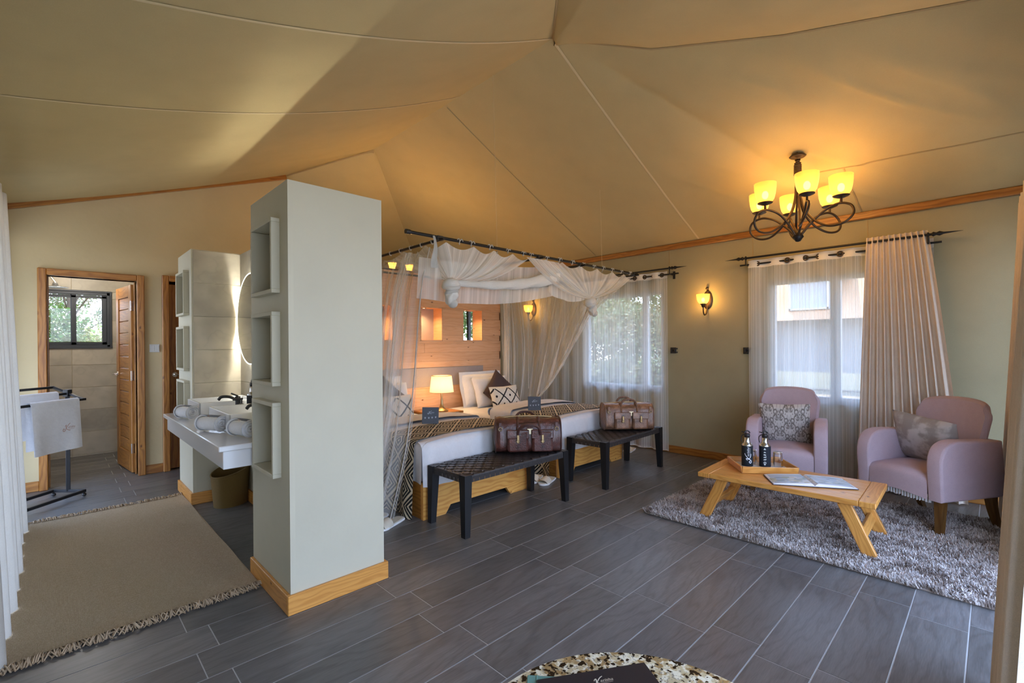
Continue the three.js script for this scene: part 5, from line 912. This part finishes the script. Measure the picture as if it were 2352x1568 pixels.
// ================================================================ CANOPY FRAME AND MOSQUITO NET
{
  const RYc = 2.115, Z = -2.95, ZBk = -4.72;
  const f = thing('canopy_frame', 'black rod frame hung on thin wires over the two beds', 'canopy frame');
  const jt = (x, z) => torus(0.015, 0.007, [x, RYc, z], [0, 0, 0], 14, 6);
  part('rod', rod([1.83, RYc + 0.006, Z], [4.93, RYc + 0.006, Z], 0.0125), M.blackMetal, f, 'front rod');
  for (const x of [2.11, 3.24, 3.86, 4.88]) part('rod', rod([x, RYc - 0.012, Z + 0.06], [x, RYc - 0.012, ZBk - 0.06], 0.0115), M.blackMetal, f);
  part('rod', rod([1.95, RYc, ZBk], [4.93, RYc, ZBk], 0.0115), M.blackMetal, f, 'rear rod');
  part('end_cap', [rod([1.815, RYc + 0.006, Z], [1.85, RYc + 0.006, Z], 0.018), rod([4.92, RYc + 0.006, Z], [4.945, RYc + 0.006, Z], 0.018)], M.black, f);
  part('joint', [2.11, 3.24, 3.86, 4.88].map((x) => cb(0.06, 0.035, 0.035, 0.004, [x, RYc, Z])), M.black, f);
  for (const [x, z, tx, tz] of [[2.705, Z, 2.745, -3.03], [4.24, Z, 4.21, -2.95]]) { part('wire', rod([x, RYc, z], [tx, roofY(tx, tz) + 0.002, tz], 0.0016, 0.0016, 6), M.seamPale, f); part('hook', torus(0.012, 0.0025, [x, RYc - 0.03, z], [0, 0.4, 0], 16, 6), M.steel, f); }

  const n = thing('mosquito_net', 'white mosquito net tied to the canopy rods, knotted up in two swags over the beds', 'mosquito net');
  const fold = (s, k) => Math.sin(s * k) + 0.5 * Math.sin(s * k * 2.3 + 1);
  const arc = (a, b, t, sagY) => [lerp(a[0], b[0], t), lerp(a[1], b[1], t) - sagY * 4 * t * (1 - t), lerp(a[2], b[2], t)];
  const line = (pts) => { const c = new THREE.CatmullRomCurve3(pts.map((p) => V(...p)), false, 'centripetal'); return (t) => { const q = c.getPoint(t); return [q.x, q.y, q.z]; }; };
  // scalloped upper edge between the ties
  const scal = (u, k) => 0.045 * Math.abs(Math.sin(u * Math.PI * k));
  // left side: falls from the side rod to the floor beside the near bed
  const front = line([[2.09, 2.06, -3.05], [2.0, 1.75, -3.03], [1.93, 1.3, -3.0], [1.86, 0.7, -2.99], [1.72, 0.05, -3.03]]);
  const backL = line([[2.10, 2.06, -4.70], [2.02, 1.6, -4.7], [1.95, 1.1, -4.7], [1.88, 0.5, -4.7], [1.86, 0.04, -4.68]]);
  part('side_panel', grid(120, 26, (u, v) => { const a = front(v), b = backL(v), p = arc(a, b, u, 0); const w = 0.028 * (0.35 + v) * fold(u * 60, 1); return [p[0] + w, p[1] - (v < 0.02 ? scal(u, 9) : 0), p[2] + 0.012 * fold(u * 41, 1) * v]; }), M.net, n);
  part('side_panel', grid(30, 26, (u, v) => { const a = front(v), w = 0.02 * fold(u * 16, 1) * (0.5 + v); return [a[0] + w - 0.02 * u + 0.01, a[1], a[2] - 0.25 - u * (0.10 + 0.08 * Math.sin(v * 3)) - 0.004]; }), M.net, n);
  part('hem', tube([0, 0.2, 0.4, 0.6, 0.8, 1].map((t) => front(t)), 0.0042, 60, 6), M.netSolid, n);
  // swags: the hanging sides gathered up and knotted
  const K1 = [2.225, 1.80, -2.97], K2 = [4.03, 1.775, -2.97];
  const swag = (top, K, cnt, sag, spread) => grid(110, 26, (u, v) => {
    const a = top(u), p = arc([a[0], a[1] - scal(u, cnt), a[2]], [K[0] + (u - 0.5) * 0.05 * (1 - 0.2 * v), K[1] + 0.0, K[2]], Math.pow(v, 0.9), sag * Math.pow(Math.abs(u - 0.15), 0.7));
    const w = 0.020 * Math.sin(u * spread) * Math.sin(Math.PI * Math.min(1, v * 1.05)) * (1 - 0.55 * v);
    return [p[0] + w * 0.25, p[1] + w * 0.3, p[2] + w + 0.02 * Math.sin(Math.PI * v)];
  });
  part('swag', swag(line([[2.11, 2.09, -3.9], [2.11, 2.09, -3.3], [2.14, 2.095, -2.97], [2.5, 2.1, -2.95], [2.8, 2.1, -2.95], [3.12, 2.1, -2.95]]), K1, 7, 0.09, 62), M.netThick, n);
  part('swag', swag(line([[3.10, 2.105, -2.95], [3.5, 2.105, -2.95], [4.0, 2.105, -2.95], [4.5, 2.1, -2.95], [4.87, 2.1, -2.95]]), K2, 7, 0.05, 54), M.netThick, n);
  part('swag', grid(40, 20, (u, v) => { const p = arc([lerp(3.05, 3.5, u), 2.09, -2.955], [K2[0] - 0.03 + 0.05 * u, K2[1], K2[2] + 0.015], Math.pow(v, 0.95), 0.1 * (1 - u)); return [p[0], p[1], p[2] + 0.02 + 0.014 * Math.sin(u * 19) * Math.sin(Math.PI * v)]; }), M.netThick, n);
  // the rolled band between the first knot and the middle of the rod
  part('rolled_band', grid(20, 40, (u, v) => { const a = u * Math.PI * 2, p = arc([2.25, 1.79, -2.96], [3.5, 1.955, -2.99], v, 0.045), r = lerp(0.022, 0.062, v) * (1 + 0.12 * Math.sin(v * 25 + a * 2)); return [p[0] + 0.02 * Math.sin(a), p[1] + Math.cos(a) * r, p[2] + Math.sin(a) * r * 0.55 + 0.02]; }, true), M.netSolid, n);
  // the raised lower edge behind it: soft double cloth
  part('lifted_hem', grid(80, 12, (u, v) => { const x = lerp(1.98, 3.62, u), lo = 1.66 - 0.03 * Math.sin(u * Math.PI) + 0.14 * Math.pow(u, 2.2); return [x, lerp(lo + 0.34 - 0.08 * Math.abs(u - 0.4), lo, v), -3.03 + 0.03 * Math.sin(u * 22) * (0.4 + v) * 0.5 - 0.04 * v]; }), M.netThick, n);
  part('lifted_hem', grid(50, 10, (u, v) => { const p = arc([3.45, 1.80, -3.02], [3.99, 1.77, -2.98], u, 0.05); return [p[0], p[1] + (1 - v) * 0.16 * (1 - u * 0.8), p[2] - 0.015 * Math.sin(u * 14)]; }), M.netThick, n);
  // knots
  for (const [K, s, tilt] of [[K1, 1, 0], [K2, 0.95, 0.45]]) part('knot', xf(mg([ball(1, [0, 0, 0], [0.068, 0.048, 0.062], 22), grid(36, 26, (u, v) => { const a = u * Math.PI * 2, r = 0.05 * Math.pow(Math.sin(Math.PI * clamp(0.16 + 0.83 * v, 0, 1)), 0.55) * (1 - 0.22 * Math.exp(-Math.pow((v - 0.42) * 9, 2))) * (v > 0.9 ? 1 - (v - 0.9) * 5 : 1) * (1 + 0.13 * Math.sin(a * 3 + v * 9) + 0.08 * Math.sin(a * 5 - v * 6)); return [Math.cos(a) * r + 0.012 * Math.sin(v * 5), 0.02 - v * 0.165, Math.sin(a) * r]; }, true), torus(0.054, 0.016, [0, -0.01, 0], [Math.PI / 2 + 0.3, 0.2, 0], 30, 10), torus(0.041, 0.014, [0.004, -0.05, 0], [Math.PI / 2 - 0.25, 0.1, 0], 30, 10), ball(0.036, [0.01, -0.125, 0.006], [1.05, 0.9, 1], 18)]), [K[0], K[1] - 0.03, K[2] + 0.01], [0, 0, tilt], [s * 1.05, s * 1.15, s * 1.05]), M.netSolid, n);
  // right side: drawn back from the second knot to the head of the far bed
  const lowR = line([[K2[0] + 0.02, K2[1] - 0.03, K2[2]], [4.35, 1.25, -3.5], [4.6, 0.78, -4.05], [4.66, 0.45, -4.42], [4.7, 0.1, -4.66]]);
  part('side_panel', grid(90, 24, (u, v) => { const a = [4.88, 2.09 - scal(u, 8), lerp(-2.99, -4.7, u)], b = lowR(u), p = arc(a, b, v, 0.04 * (1 - u)); const w = 0.024 * fold(u * 38, 1) * (0.3 + v); return [p[0] + w, p[1], p[2] + w * 0.5]; }), M.net, n);
  part('hem', tube([0, 0.15, 0.3, 0.5, 0.7, 0.85, 1].map((t) => lowR(t)), 0.006, 70, 6), M.netSolid, n);
  part('side_panel', grid(30, 20, (u, v) => { const a = lowR(lerp(0.02, 0.9, v)); return [a[0] + 0.02 + u * 0.07, a[1] + u * 0.03, a[2] - u * 0.02 + 0.012 * fold(u * 18, 1)]; }), M.netThick, n);
  // back corner of the far bed
  part('corner_panel', grid(60, 22, (u, v) => { const k = Math.pow(v, 0.8), x0 = lerp(4.36, 4.42, k), x1 = lerp(4.86, 4.72, k); return [lerp(x0, x1, u) + 0.014 * fold(u * 27, 1), lerp(2.07, 0.2, v), -4.72 + 0.035 * fold(u * 21, 1) * (0.4 + v) + 0.2 * Math.sin(v * 3) * u]; }), M.net, n);
  part('corner_panel', grid(24, 22, (u, v) => [lerp(4.44, 4.52, u) + 0.012 * fold(u * 11, 1) - 0.03 * v, lerp(1.95, 0.35, v), -4.68 + 0.03 * fold(u * 13, 1)]), M.net, n);
  part('hem', tube([[4.47, 2.0, -4.66], [4.45, 1.3, -4.63], [4.42, 0.8, -4.6], [4.44, 0.45, -4.58]], 0.006, 30, 5), M.netSolid, n); part('hem', tube([[4.70, 1.75, -4.5], [4.70, 1.2, -4.5], [4.66, 0.7, -4.46]], 0.004, 30, 5), M.netSolid, n);
  // ties along the rods
  const tie = (x, y, z, along, k) => { const q = (p) => (along ? [x + p[2] * 0.8, y + p[1] * 0.62, z + p[0] * 0.62] : [x + p[0] * 0.62, y + p[1] * 0.62, z + p[2] * 0.8]), s = rr(-0.01, 0.01); part('tie', [tube([q([-0.01, -0.03, 0.012]), q([-0.012, 0.01, 0.02]), q([0, 0.022, 0]), q([0.012, 0.008, -0.018]), q([0.008, -0.03, -0.005])], 0.0045, 18, 5), tube([q([0, 0.01, 0.016]), q([-0.028 + s, 0.03 + s, 0.018]), q([-0.05, 0.012 + s * 2, 0.02])], 0.004, 10, 5), tube([q([0, 0.01, 0.016]), q([0.02, 0.03 + s, 0.02]), q([0.036 + s, 0.005, 0.022])], 0.004, 10, 5)], M.netSolid, n); };
  seed = 31;
  for (const x of [2.30, 2.42, 2.62, 2.83, 3.02, 3.12, 3.34, 3.52, 3.72, 3.9, 4.08, 4.25, 4.42, 4.6, 4.78]) tie(x, RYc, Z, false);
  for (const z of [-3.05, -3.2, -3.36, -3.52, -3.68, -3.9]) tie(2.11, RYc - 0.012, z, true);
  for (const z of [-3.1, -3.4, -3.8, -4.2]) tie(4.88, RYc - 0.012, z, true);
  part('ribbon', grid(4, 16, (u, v) => [2.05 + (u - 0.5) * lerp(0.03, 0.055, v) + 0.008 * Math.sin(v * 6), 2.12 - v * 0.24, -2.93 + 0.01 * Math.sin(u * 5 + v * 4)]), M.netSolid, n);
}

// ================================================================ SITTING CORNER
{
  const x0 = 3.236, x1 = 4.78, z0 = -1.885, z1 = 0.02, t = thing('shag_rug', 'thick mottled grey-cream shag rug under the coffee table', 'rug');
  part('backing', cb(x1 - x0 - 0.02, 0.012, z1 - z0 - 0.02, 0.003, [(x0 + x1) / 2, 0.006, (z0 + z1) / 2]), std(L(0.25, 0.2, 0.17), 0.95), t);
  seed = 91;
  const tuft = mg([0, 1, 2, 3, 4].map(() => { const a = rr(0, 6.3), b = rr(0.2, 0.75), w = 0.0019, h = rr(0.018, 0.030), c = Math.cos(a), s = Math.sin(a); return grid(1, 3, (u, v) => { const k = v * v * b * 0.03, q = (u - 0.5) * 2 * w * (1 - 0.4 * v); return [c * (k + 0.003) - s * q, h * v * (1 - 0.18 * b * v), s * (k + 0.003) + c * q]; }); }));
  const N = 52000, im = new THREE.InstancedMesh(tuft, std(0xffffff, 0.9), N); im.name = 'pile'; im.userData.kind = 'stuff';
  const m = new THREE.Matrix4(), q = new THREE.Quaternion(), e = new THREE.Euler(), col = new THREE.Color();
  for (let i = 0; i < N; i++) {
    const x = rr(x0, x1), z = rr(z0, z1), lie = vn(x * 9, z * 9) * 6.3, k = rr(0.8, 1.25);
    q.setFromEuler(e.set(Math.cos(lie) * 0.35 + rr(-0.25, 0.25), rr(0, 6.3), Math.sin(lie) * 0.35 + rr(-0.25, 0.25))); im.setMatrixAt(i, m.compose(V(x, 0.008, z), q, V(k, k * rr(0.85, 1.15), k)));
    const d = rnd(), w = vn(x * 14 + 3, z * 14); im.setColorAt(i, d * 0.6 + w * 0.5 > 0.70 ? col.setRGB(0.24, 0.185, 0.155) : d > 0.35 ? col.setRGB(0.74, 0.68, 0.65) : col.setRGB(0.52, 0.45, 0.41));
  }
  t.add(shadows(im));
}
// armchairs: origin on the floor at the middle, facing -z
function armchair(label, pos, turn) {
  const t = thing('armchair', label, 'armchair', 'two mauve armchairs', pos, turn), W = 0.60, D = 0.54;
  const soft = (g, k = 0.006, f = 4) => { const P = g.attributes.position, N = g.attributes.normal; for (let i = 0; i < P.count; i++) { const o = k * (fbm(P.getX(i) * f + 3, P.getY(i) * f + P.getZ(i) * f, 0, 2) - 0.5); P.setXYZ(i, P.getX(i) + N.getX(i) * o, P.getY(i) + N.getY(i) * o, P.getZ(i) + N.getZ(i) * o); } return g; };
  part('seat', [grid(40, 28, (u, v) => { const x = (u - 0.5) * (W - 0.2), zf = -D / 2 - 0.01; const L1 = 0.47, r = 0.05, arc = r * Math.PI / 2, tot = L1 + arc + 0.11; let s = v * tot, y, z; const top = 0.405 + 0.022 * Math.cos(x / (W - 0.2) * Math.PI); if (s < L1) { z = 0.24 - s; y = top + 0.012 * Math.sin(s / L1 * Math.PI); } else if (s < L1 + arc) { const a = (s - L1) / r; z = 0.24 - L1 - Math.sin(a) * r; y = top - r + Math.cos(a) * r; } else { z = 0.24 - L1 - r; y = top - r - (s - L1 - arc); } return [x, y, z - 0.012 * Math.cos(x / (W - 0.2) * Math.PI) * (s > L1 ? 1 : 0), x * 1.0, s]; }), rb(W - 0.2, 0.10, D - 0.12, 0.015, [0, 0.30, 0.03])], M.mauve, t);
  for (const s of [-1, 1]) {                                    // arm: rounded over its front upper corner
    const y0 = 0.262, sh = new THREE.Shape(); sh.moveTo(-D / 2 + 0.008, y0); sh.lineTo(-D / 2 - 0.006, 0.45); sh.bezierCurveTo(-D / 2 - 0.012, 0.58, -D / 2 + 0.04, 0.628, -D / 2 + 0.15, 0.628); sh.lineTo(D / 2 - 0.03, 0.612); sh.lineTo(D / 2 + 0.005, y0 + 0.04); sh.quadraticCurveTo(D / 2, y0, D / 2 - 0.04, y0); sh.lineTo(-D / 2 + 0.008, y0);
    const g = new THREE.ExtrudeGeometry(sh, { depth: 0.062, bevelEnabled: true, bevelSize: 0.016, bevelThickness: 0.018, bevelSegments: 5, curveSegments: 14 });
    g.applyMatrix4(new THREE.Matrix4().makeBasis(V(0, 0, 1), V(0, 1, 0), V(-1, 0, 0))); g.translate(s * (W / 2 - 0.053) + 0.031, 0, 0);
    part('armrest', muv(toCreasedNormals(g, 0.9), 'y'), M.mauve, t);
  }
  const backS = (off) => (u, v) => {                            // curved back with a softly domed top
    const x = (u - 0.5) * 2, top = 0.875 - 0.035 * Math.pow(Math.abs(x), 2.6) - 0.025 * Math.pow(Math.abs(x), 14), y = lerp(0.27, top, v);
    const wide = lerp(W / 2 - 0.095, W / 2 - 0.075, smooth(y, 0.55, 0.85)) - (v > 0.93 ? 0.02 * (v - 0.93) / 0.07 * Math.pow(Math.abs(x), 8) : 0);
    const z = 0.225 + 0.085 * Math.pow(Math.max(0, y - 0.35) / 0.52, 1.5) - 0.045 * x * x + off * (1 - 0.3 * v);
    return [x * wide, y, z, x * 0.35, y];
  };
  const A = backS(-0.045), B = backS(0.05), rim = (u) => { const k = u * 4; if (k < 1) return [0, k]; if (k < 3) return [(k - 1) / 2, 1]; return [1, 4 - k]; };
  part('backrest', [grid(28, 22, A), grid(28, 22, B), grid(110, 6, (u, v) => { const [p, q] = rim(u), a = A(p, q), b = B(p, q), k = Math.sin(v * Math.PI) * 0.02, nx = (p - 0.5) * 2, up = q === 1 ? 1 : 0; return [lerp(a[0], b[0], v) + (up ? 0 : Math.sign(nx) * k), lerp(a[1], b[1], v) + up * k, lerp(a[2], b[2], v), u * 2, v * 0.1]; })], M.mauve, t);
  for (const sx of [-1, 1]) for (const b of [0, 1]) part('leg', grid(4, 8, (u, v) => { const k = Math.round(u * 4), h = lerp(0.026, 0.017, v), c = [[-h, -h], [h, -h], [h, h], [-h, h], [-h, -h]][k], sw = b ? 0.085 * v * v : -0.012 * v; return [sx * (W / 2 - 0.055) + c[0], 0.275 * (1 - v) + 0.0, (b ? D / 2 - 0.05 : -D / 2 + 0.045) + sw + c[1], (c[0] + c[1]) * 1.0, v * 0.275]; }).toNonIndexed(), M.darkWood, t);
  t.traverse((o) => { if (o.name === 'leg') { o.geometry.computeVertexNormals(); const uv = o.geometry.attributes.uv; for (let i = 0; i < uv.count; i++) uv.setXY(i, uv.getY(i), uv.getX(i)); } });
  part('dust_ruffle', grid(160, 2, (u, v) => { const x = (u - 0.5) * (W - 0.2); return [x, 0.252 - v * (0.03 + 0.012 * vn(u * 60, 2)), -D / 2 + 0.03 + 0.008 * Math.sin(u * 130)]; }), M.linen, t, 'frayed white lining showing under the seat');
  return t;
}
// facing angles: the chair's own -z axis turned to the room
const ch1 = { p: [4.60, 0.0, -1.27], a: 1.78 }, ch2 = { p: [4.52, 0.0, -0.345], a: 1.03 };
armchair('mauve armchair in front of the sheer-curtained window, holding the damask cushion', ch1.p, ch1.a);
armchair('mauve armchair at the right by the edge curtain, holding the silvery cushion', ch2.p, ch2.a);
function cushionOn(label, geo, mat, ch, loc, rot, grp) {
  const t = thing('cushion', label, 'cushion'), p = V(...loc).applyAxisAngle(V(0, 1, 0), ch.a).add(V(...ch.p)); t.position.copy(p);
  t.quaternion.setFromAxisAngle(V(0, 1, 0), ch.a).multiply(new THREE.Quaternion().setFromEuler(new THREE.Euler(...rot))); part('cover', geo, mat, t); return t;
}
cushionOn('square damask-patterned cushion leaning on the armchair by the window', pillowGeo(0.40, 0.385, 0.15, 0.5, 26, 3), M.damask, ch1, [0.02, 0.585, 0.05], [-0.30, Math.PI, 0.04]);
cushionOn('silvery crushed-velvet cushion leaning on the right-hand armchair', pillowGeo(0.42, 0.38, 0.16, 0.5, 26, 5), M.velvet, ch2, [0.03, 0.585, 0.04], [-0.36, Math.PI, -0.12]);
// low folding table
{
  const t = thing('coffee_table', 'low oak folding table with splayed legs on the shag rug', 'table', null, [3.70, 0, -1.02], 0.03);
  const y = 0.352, th = 0.034, l = 1.05, w = 0.555;
  for (const s of [-1, 1]) part('top_border', cb(w, th, 0.085, 0.004, [0, y - th / 2, s * (l / 2 - 0.0425)], null, 'x'), M.teak, t);
  for (const s of [-1, 1]) part('top_border', cb(0.07, th, l - 0.171, 0.004, [s * (w / 2 - 0.035), y - th / 2, 0], null, 'z'), M.teak, t);
  for (let i = 0; i < 5; i++) part('plank', cb((w - 0.141) / 5 - 0.001, th - 0.004, l - 0.171, 0.0015, [-(w - 0.141) / 2 + (w - 0.141) / 5 * (i + 0.5), y - th / 2 + 0.001, 0], null, 'z', i * 0.4, i * 0.17), M.teak, t);
  for (const sz of [-1, 1]) {
    const a = sz * 0.42, H = 0.315 / Math.cos(a);
    for (const sx of [-1, 1]) part('leg', cb(0.032, H, 0.07, 0.004, [sx * (w / 2 - 0.045), 0.163, sz * (l / 2 - 0.095)], [-a, 0, 0], 'y'), M.teak, t);
    part('stretcher', cb(w - 0.12, 0.06, 0.026, 0.004, [0, 0.125, sz * (l / 2 - 0.078)], [-a, 0, 0], 'x'), M.teak, t);
  }
}
const TY = 0.353;
{
  const a = 0.62, t = thing('tray', 'shallow wooden tray with white base holding bottles and tumblers on the coffee table', 'tray', null, [3.83, TY, -1.235], 0.66);
  const w = 0.32, l = 0.38;
  part('base', bx(w, 0.008, l, [0, 0.005, 0]), M.white, t);
  for (const s of [-1, 1]) { part('side', cb(0.012, 0.05, l, 0.003, [s * w / 2, 0.025, 0], [0, 0, -s * 0.18]), M.teak, t); part('side', cb(w, 0.05, 0.012, 0.003, [0, 0.025, s * l / 2], [s * 0.18, 0, 0]), M.teak, t); }
}
bottle('black bottle printed with the camp logo on the tray', [3.80, TY + 0.01, -1.325], 1.85, sleeveK, 1.0, 'bottles on the tray');
bottle('black bottle printed with animal and paw figures on the tray', [3.872, TY + 0.01, -1.222], 1.85, sleeveP, 1.0, 'bottles on the tray');
function tumbler(label, pos) { const t = thing('tumbler', label, 'glass', 'tumblers on the tray', pos); part('glass', lathe([[0.0, 0.108], [0.03, 0.108], [0.032, 0.104], [0.036, 0.002], [0.036, 0.0], [0.034, 0.0], [0.030, 0.092], [0.028, 0.096], [0, 0.097]], 36), M.tumbler, t); part('thick_base', lathe([[0, 0.097], [0.029, 0.097], [0.0305, 0.106], [0, 0.107]], 30), phys(0xffffff, 0.05, { transmission: 0.9, thickness: 0.02, ior: 1.45 }), t); }
tumbler('clear tumbler standing upside down beside the paw-printed bottle', [3.945, TY + 0.01, -1.155]); tumbler('clear tumbler standing upside down behind the logo bottle', [3.905, TY + 0.01, -1.325]);
{
  const t = thing('open_book', 'large open picture book lying on the coffee table', 'book', null, [3.665, TY, -0.885], -1.02), w = 0.245, d = 0.235;
  for (const s of [-1, 1]) {
    part('cover', cb(w + 0.006, 0.004, d + 0.008, 0.001, [s * (w / 2 + 0.002), 0.003, 0]), std(L(0.06, 0.05, 0.07), 0.6), t);
    const top = (u) => 0.007 + 0.017 * Math.pow(1 - u, 0.6) * (u < 0.06 ? u / 0.06 : 1);
    part('page_block', [grid(24, 1, (u, v) => [s * u * w, top(u), (v - 0.5) * d, s > 0 ? u : 1 - u, v]), grid(24, 2, (u, v) => [s * u * w, lerp(0.005, top(u), v), d / 2]), grid(24, 2, (u, v) => [s * u * w, lerp(0.005, top(u), v), -d / 2]), grid(1, 1, (u, v) => [s * w, lerp(0.005, top(1), v), (u - 0.5) * d])], M.paper, t);
    part('open_page', grid(24, 2, (u, v) => [s * lerp(0.02, 0.98, u) * w, top(lerp(0.02, 0.98, u)) + 0.0008, (v - 0.5) * d * 0.94, s > 0 ? u : 1 - u, 1 - v]), std(0xffffff, 0.3, { map: s < 0 ? T.pageL : T.pageR }), t);
  }
}
// jute rug with fringed ends by the wash stand
{
  const x0 = -0.33, x1 = 0.79, z0 = -4.94, z1 = -2.80, t = thing('jute_rug', 'flat-woven natural jute rug with fringed ends beside the wash stand', 'rug');
  part('field', grid(60, 90, (u, v) => { const x = lerp(x0, x1, u), z = lerp(z0, z1, v) - 0.02 * (u - 0.5); return [x + 0.006 * Math.sin(v * 11), 0.012 + 0.003 * (fbm(u * 5, v * 7, 0, 2) - 0.5) + 0.006 * Math.exp(-Math.pow((u - 1) * 40, 2)) + 0.007 * Math.pow(v, 30), z, z, x]; }), M.jute, t);
  part('edge', [cb(0.014, 0.013, z1 - z0, 0.003, [x1, 0.0075, (z0 + z1) / 2]), cb(x1 - x0, 0.009, 0.012, 0.003, [(x0 + x1) / 2, 0.006, z1 - 0.004])], M.juteYarn, t);
  seed = 44; const fr = [];
  for (const [z, s] of [[z0, -1], [z1, 1]]) for (let i = 0; i < 330; i++) { const x = rr(x0, x1), zz = z - 0.02 * ((x - x0) / (x1 - x0) - 0.5), a = rr(-0.03, 0.03), h = rr(0.008, 0.03), l = rr(0.035, 0.06); fr.push(tube([[x, 0.013, zz - s * 0.012], [x + a * 0.3, h, zz + s * l * 0.4], [x + a, 0.004 + h * 0.25, zz + s * l]], rr(0.0022, 0.004), 5, 4)); }
  const g = part('fringe', fr, M.juteYarn, t); g.userData.kind = 'stuff';
}
// granite-topped side table in the foreground with books
{
  const C = [0.765, -0.43], H = 0.5, t = thing('side_table', 'round speckled granite side table at the bottom edge of the picture', 'table', null, [C[0], 0, C[1]]);
  const g = lathe([[0, H - 0.03], [0.37, H - 0.03], [0.382, H - 0.022], [0.383, H - 0.006], [0.377, H], [0, H]], 80); const P = g.attributes.position, uv = g.attributes.uv; for (let i = 0; i < P.count; i++) uv.setXY(i, P.getX(i), P.getZ(i));
  part('granite_top', g, M.granite, t); part('pedestal', lathe([[0, 0], [0.2, 0], [0.2, 0.015], [0.06, 0.04], [0.035, 0.1], [0.03, 0.3], [0.05, 0.42], [0.14, 0.47], [0, 0.47]], 36), M.blackMetal, t);
  const b = thing('book', 'large green clothbound book lying on the granite side table', 'book', null, [0.80, H, -0.495], -0.865);
  const w = 0.425, d = 0.33;
  part('cover', [cb(w, 0.004, d, 0.001, [0, 0.002, 0]), cb(w, 0.004, d, 0.001, [0, 0.027, 0]), cb(0.006, 0.027, d, 0.002, [-w / 2 + 0.002, 0.0145, 0]), cb(0.004, 0.0015, d, 0.0005, [-w / 2 + 0.022, 0.0292, 0])], M.green, b); part('page_block', bx(w - 0.012, 0.021, d - 0.012, [0.002, 0.0145, 0]), M.paper, b);
  const k = thing('booklet', 'dark blue-black booklet with gold script logo on top of the green book', 'booklet', null, [0.845, H + 0.029, -0.577], -0.56);
  part('cover', [cb(0.27, 0.006, 0.2, 0.0015, [0, 0.003, 0])], std(L(0.01, 0.011, 0.016), 0.45), k); part('front_print', xf(new THREE.PlaneGeometry(0.266, 0.197), [0, 0.0063, 0], [-Math.PI / 2, 0, 0]), std(0xffffff, 0.4, { map: T.booklet }), k);
  const s = thing('paper_sheet', 'pale lilac sheet of paper overlapping the dark booklet', 'paper', null, [0.83, H + 0.0365, -0.465], -0.56);
  part('sheet', grid(8, 8, (u, v) => [(u - 0.5) * 0.27, 0.0012 * Math.sin(u * 3) + 0.0004, (v - 0.5) * 0.1]), std(L(0.62, 0.6, 0.74), 0.7), s);
}
renderer.render(scene, camera);
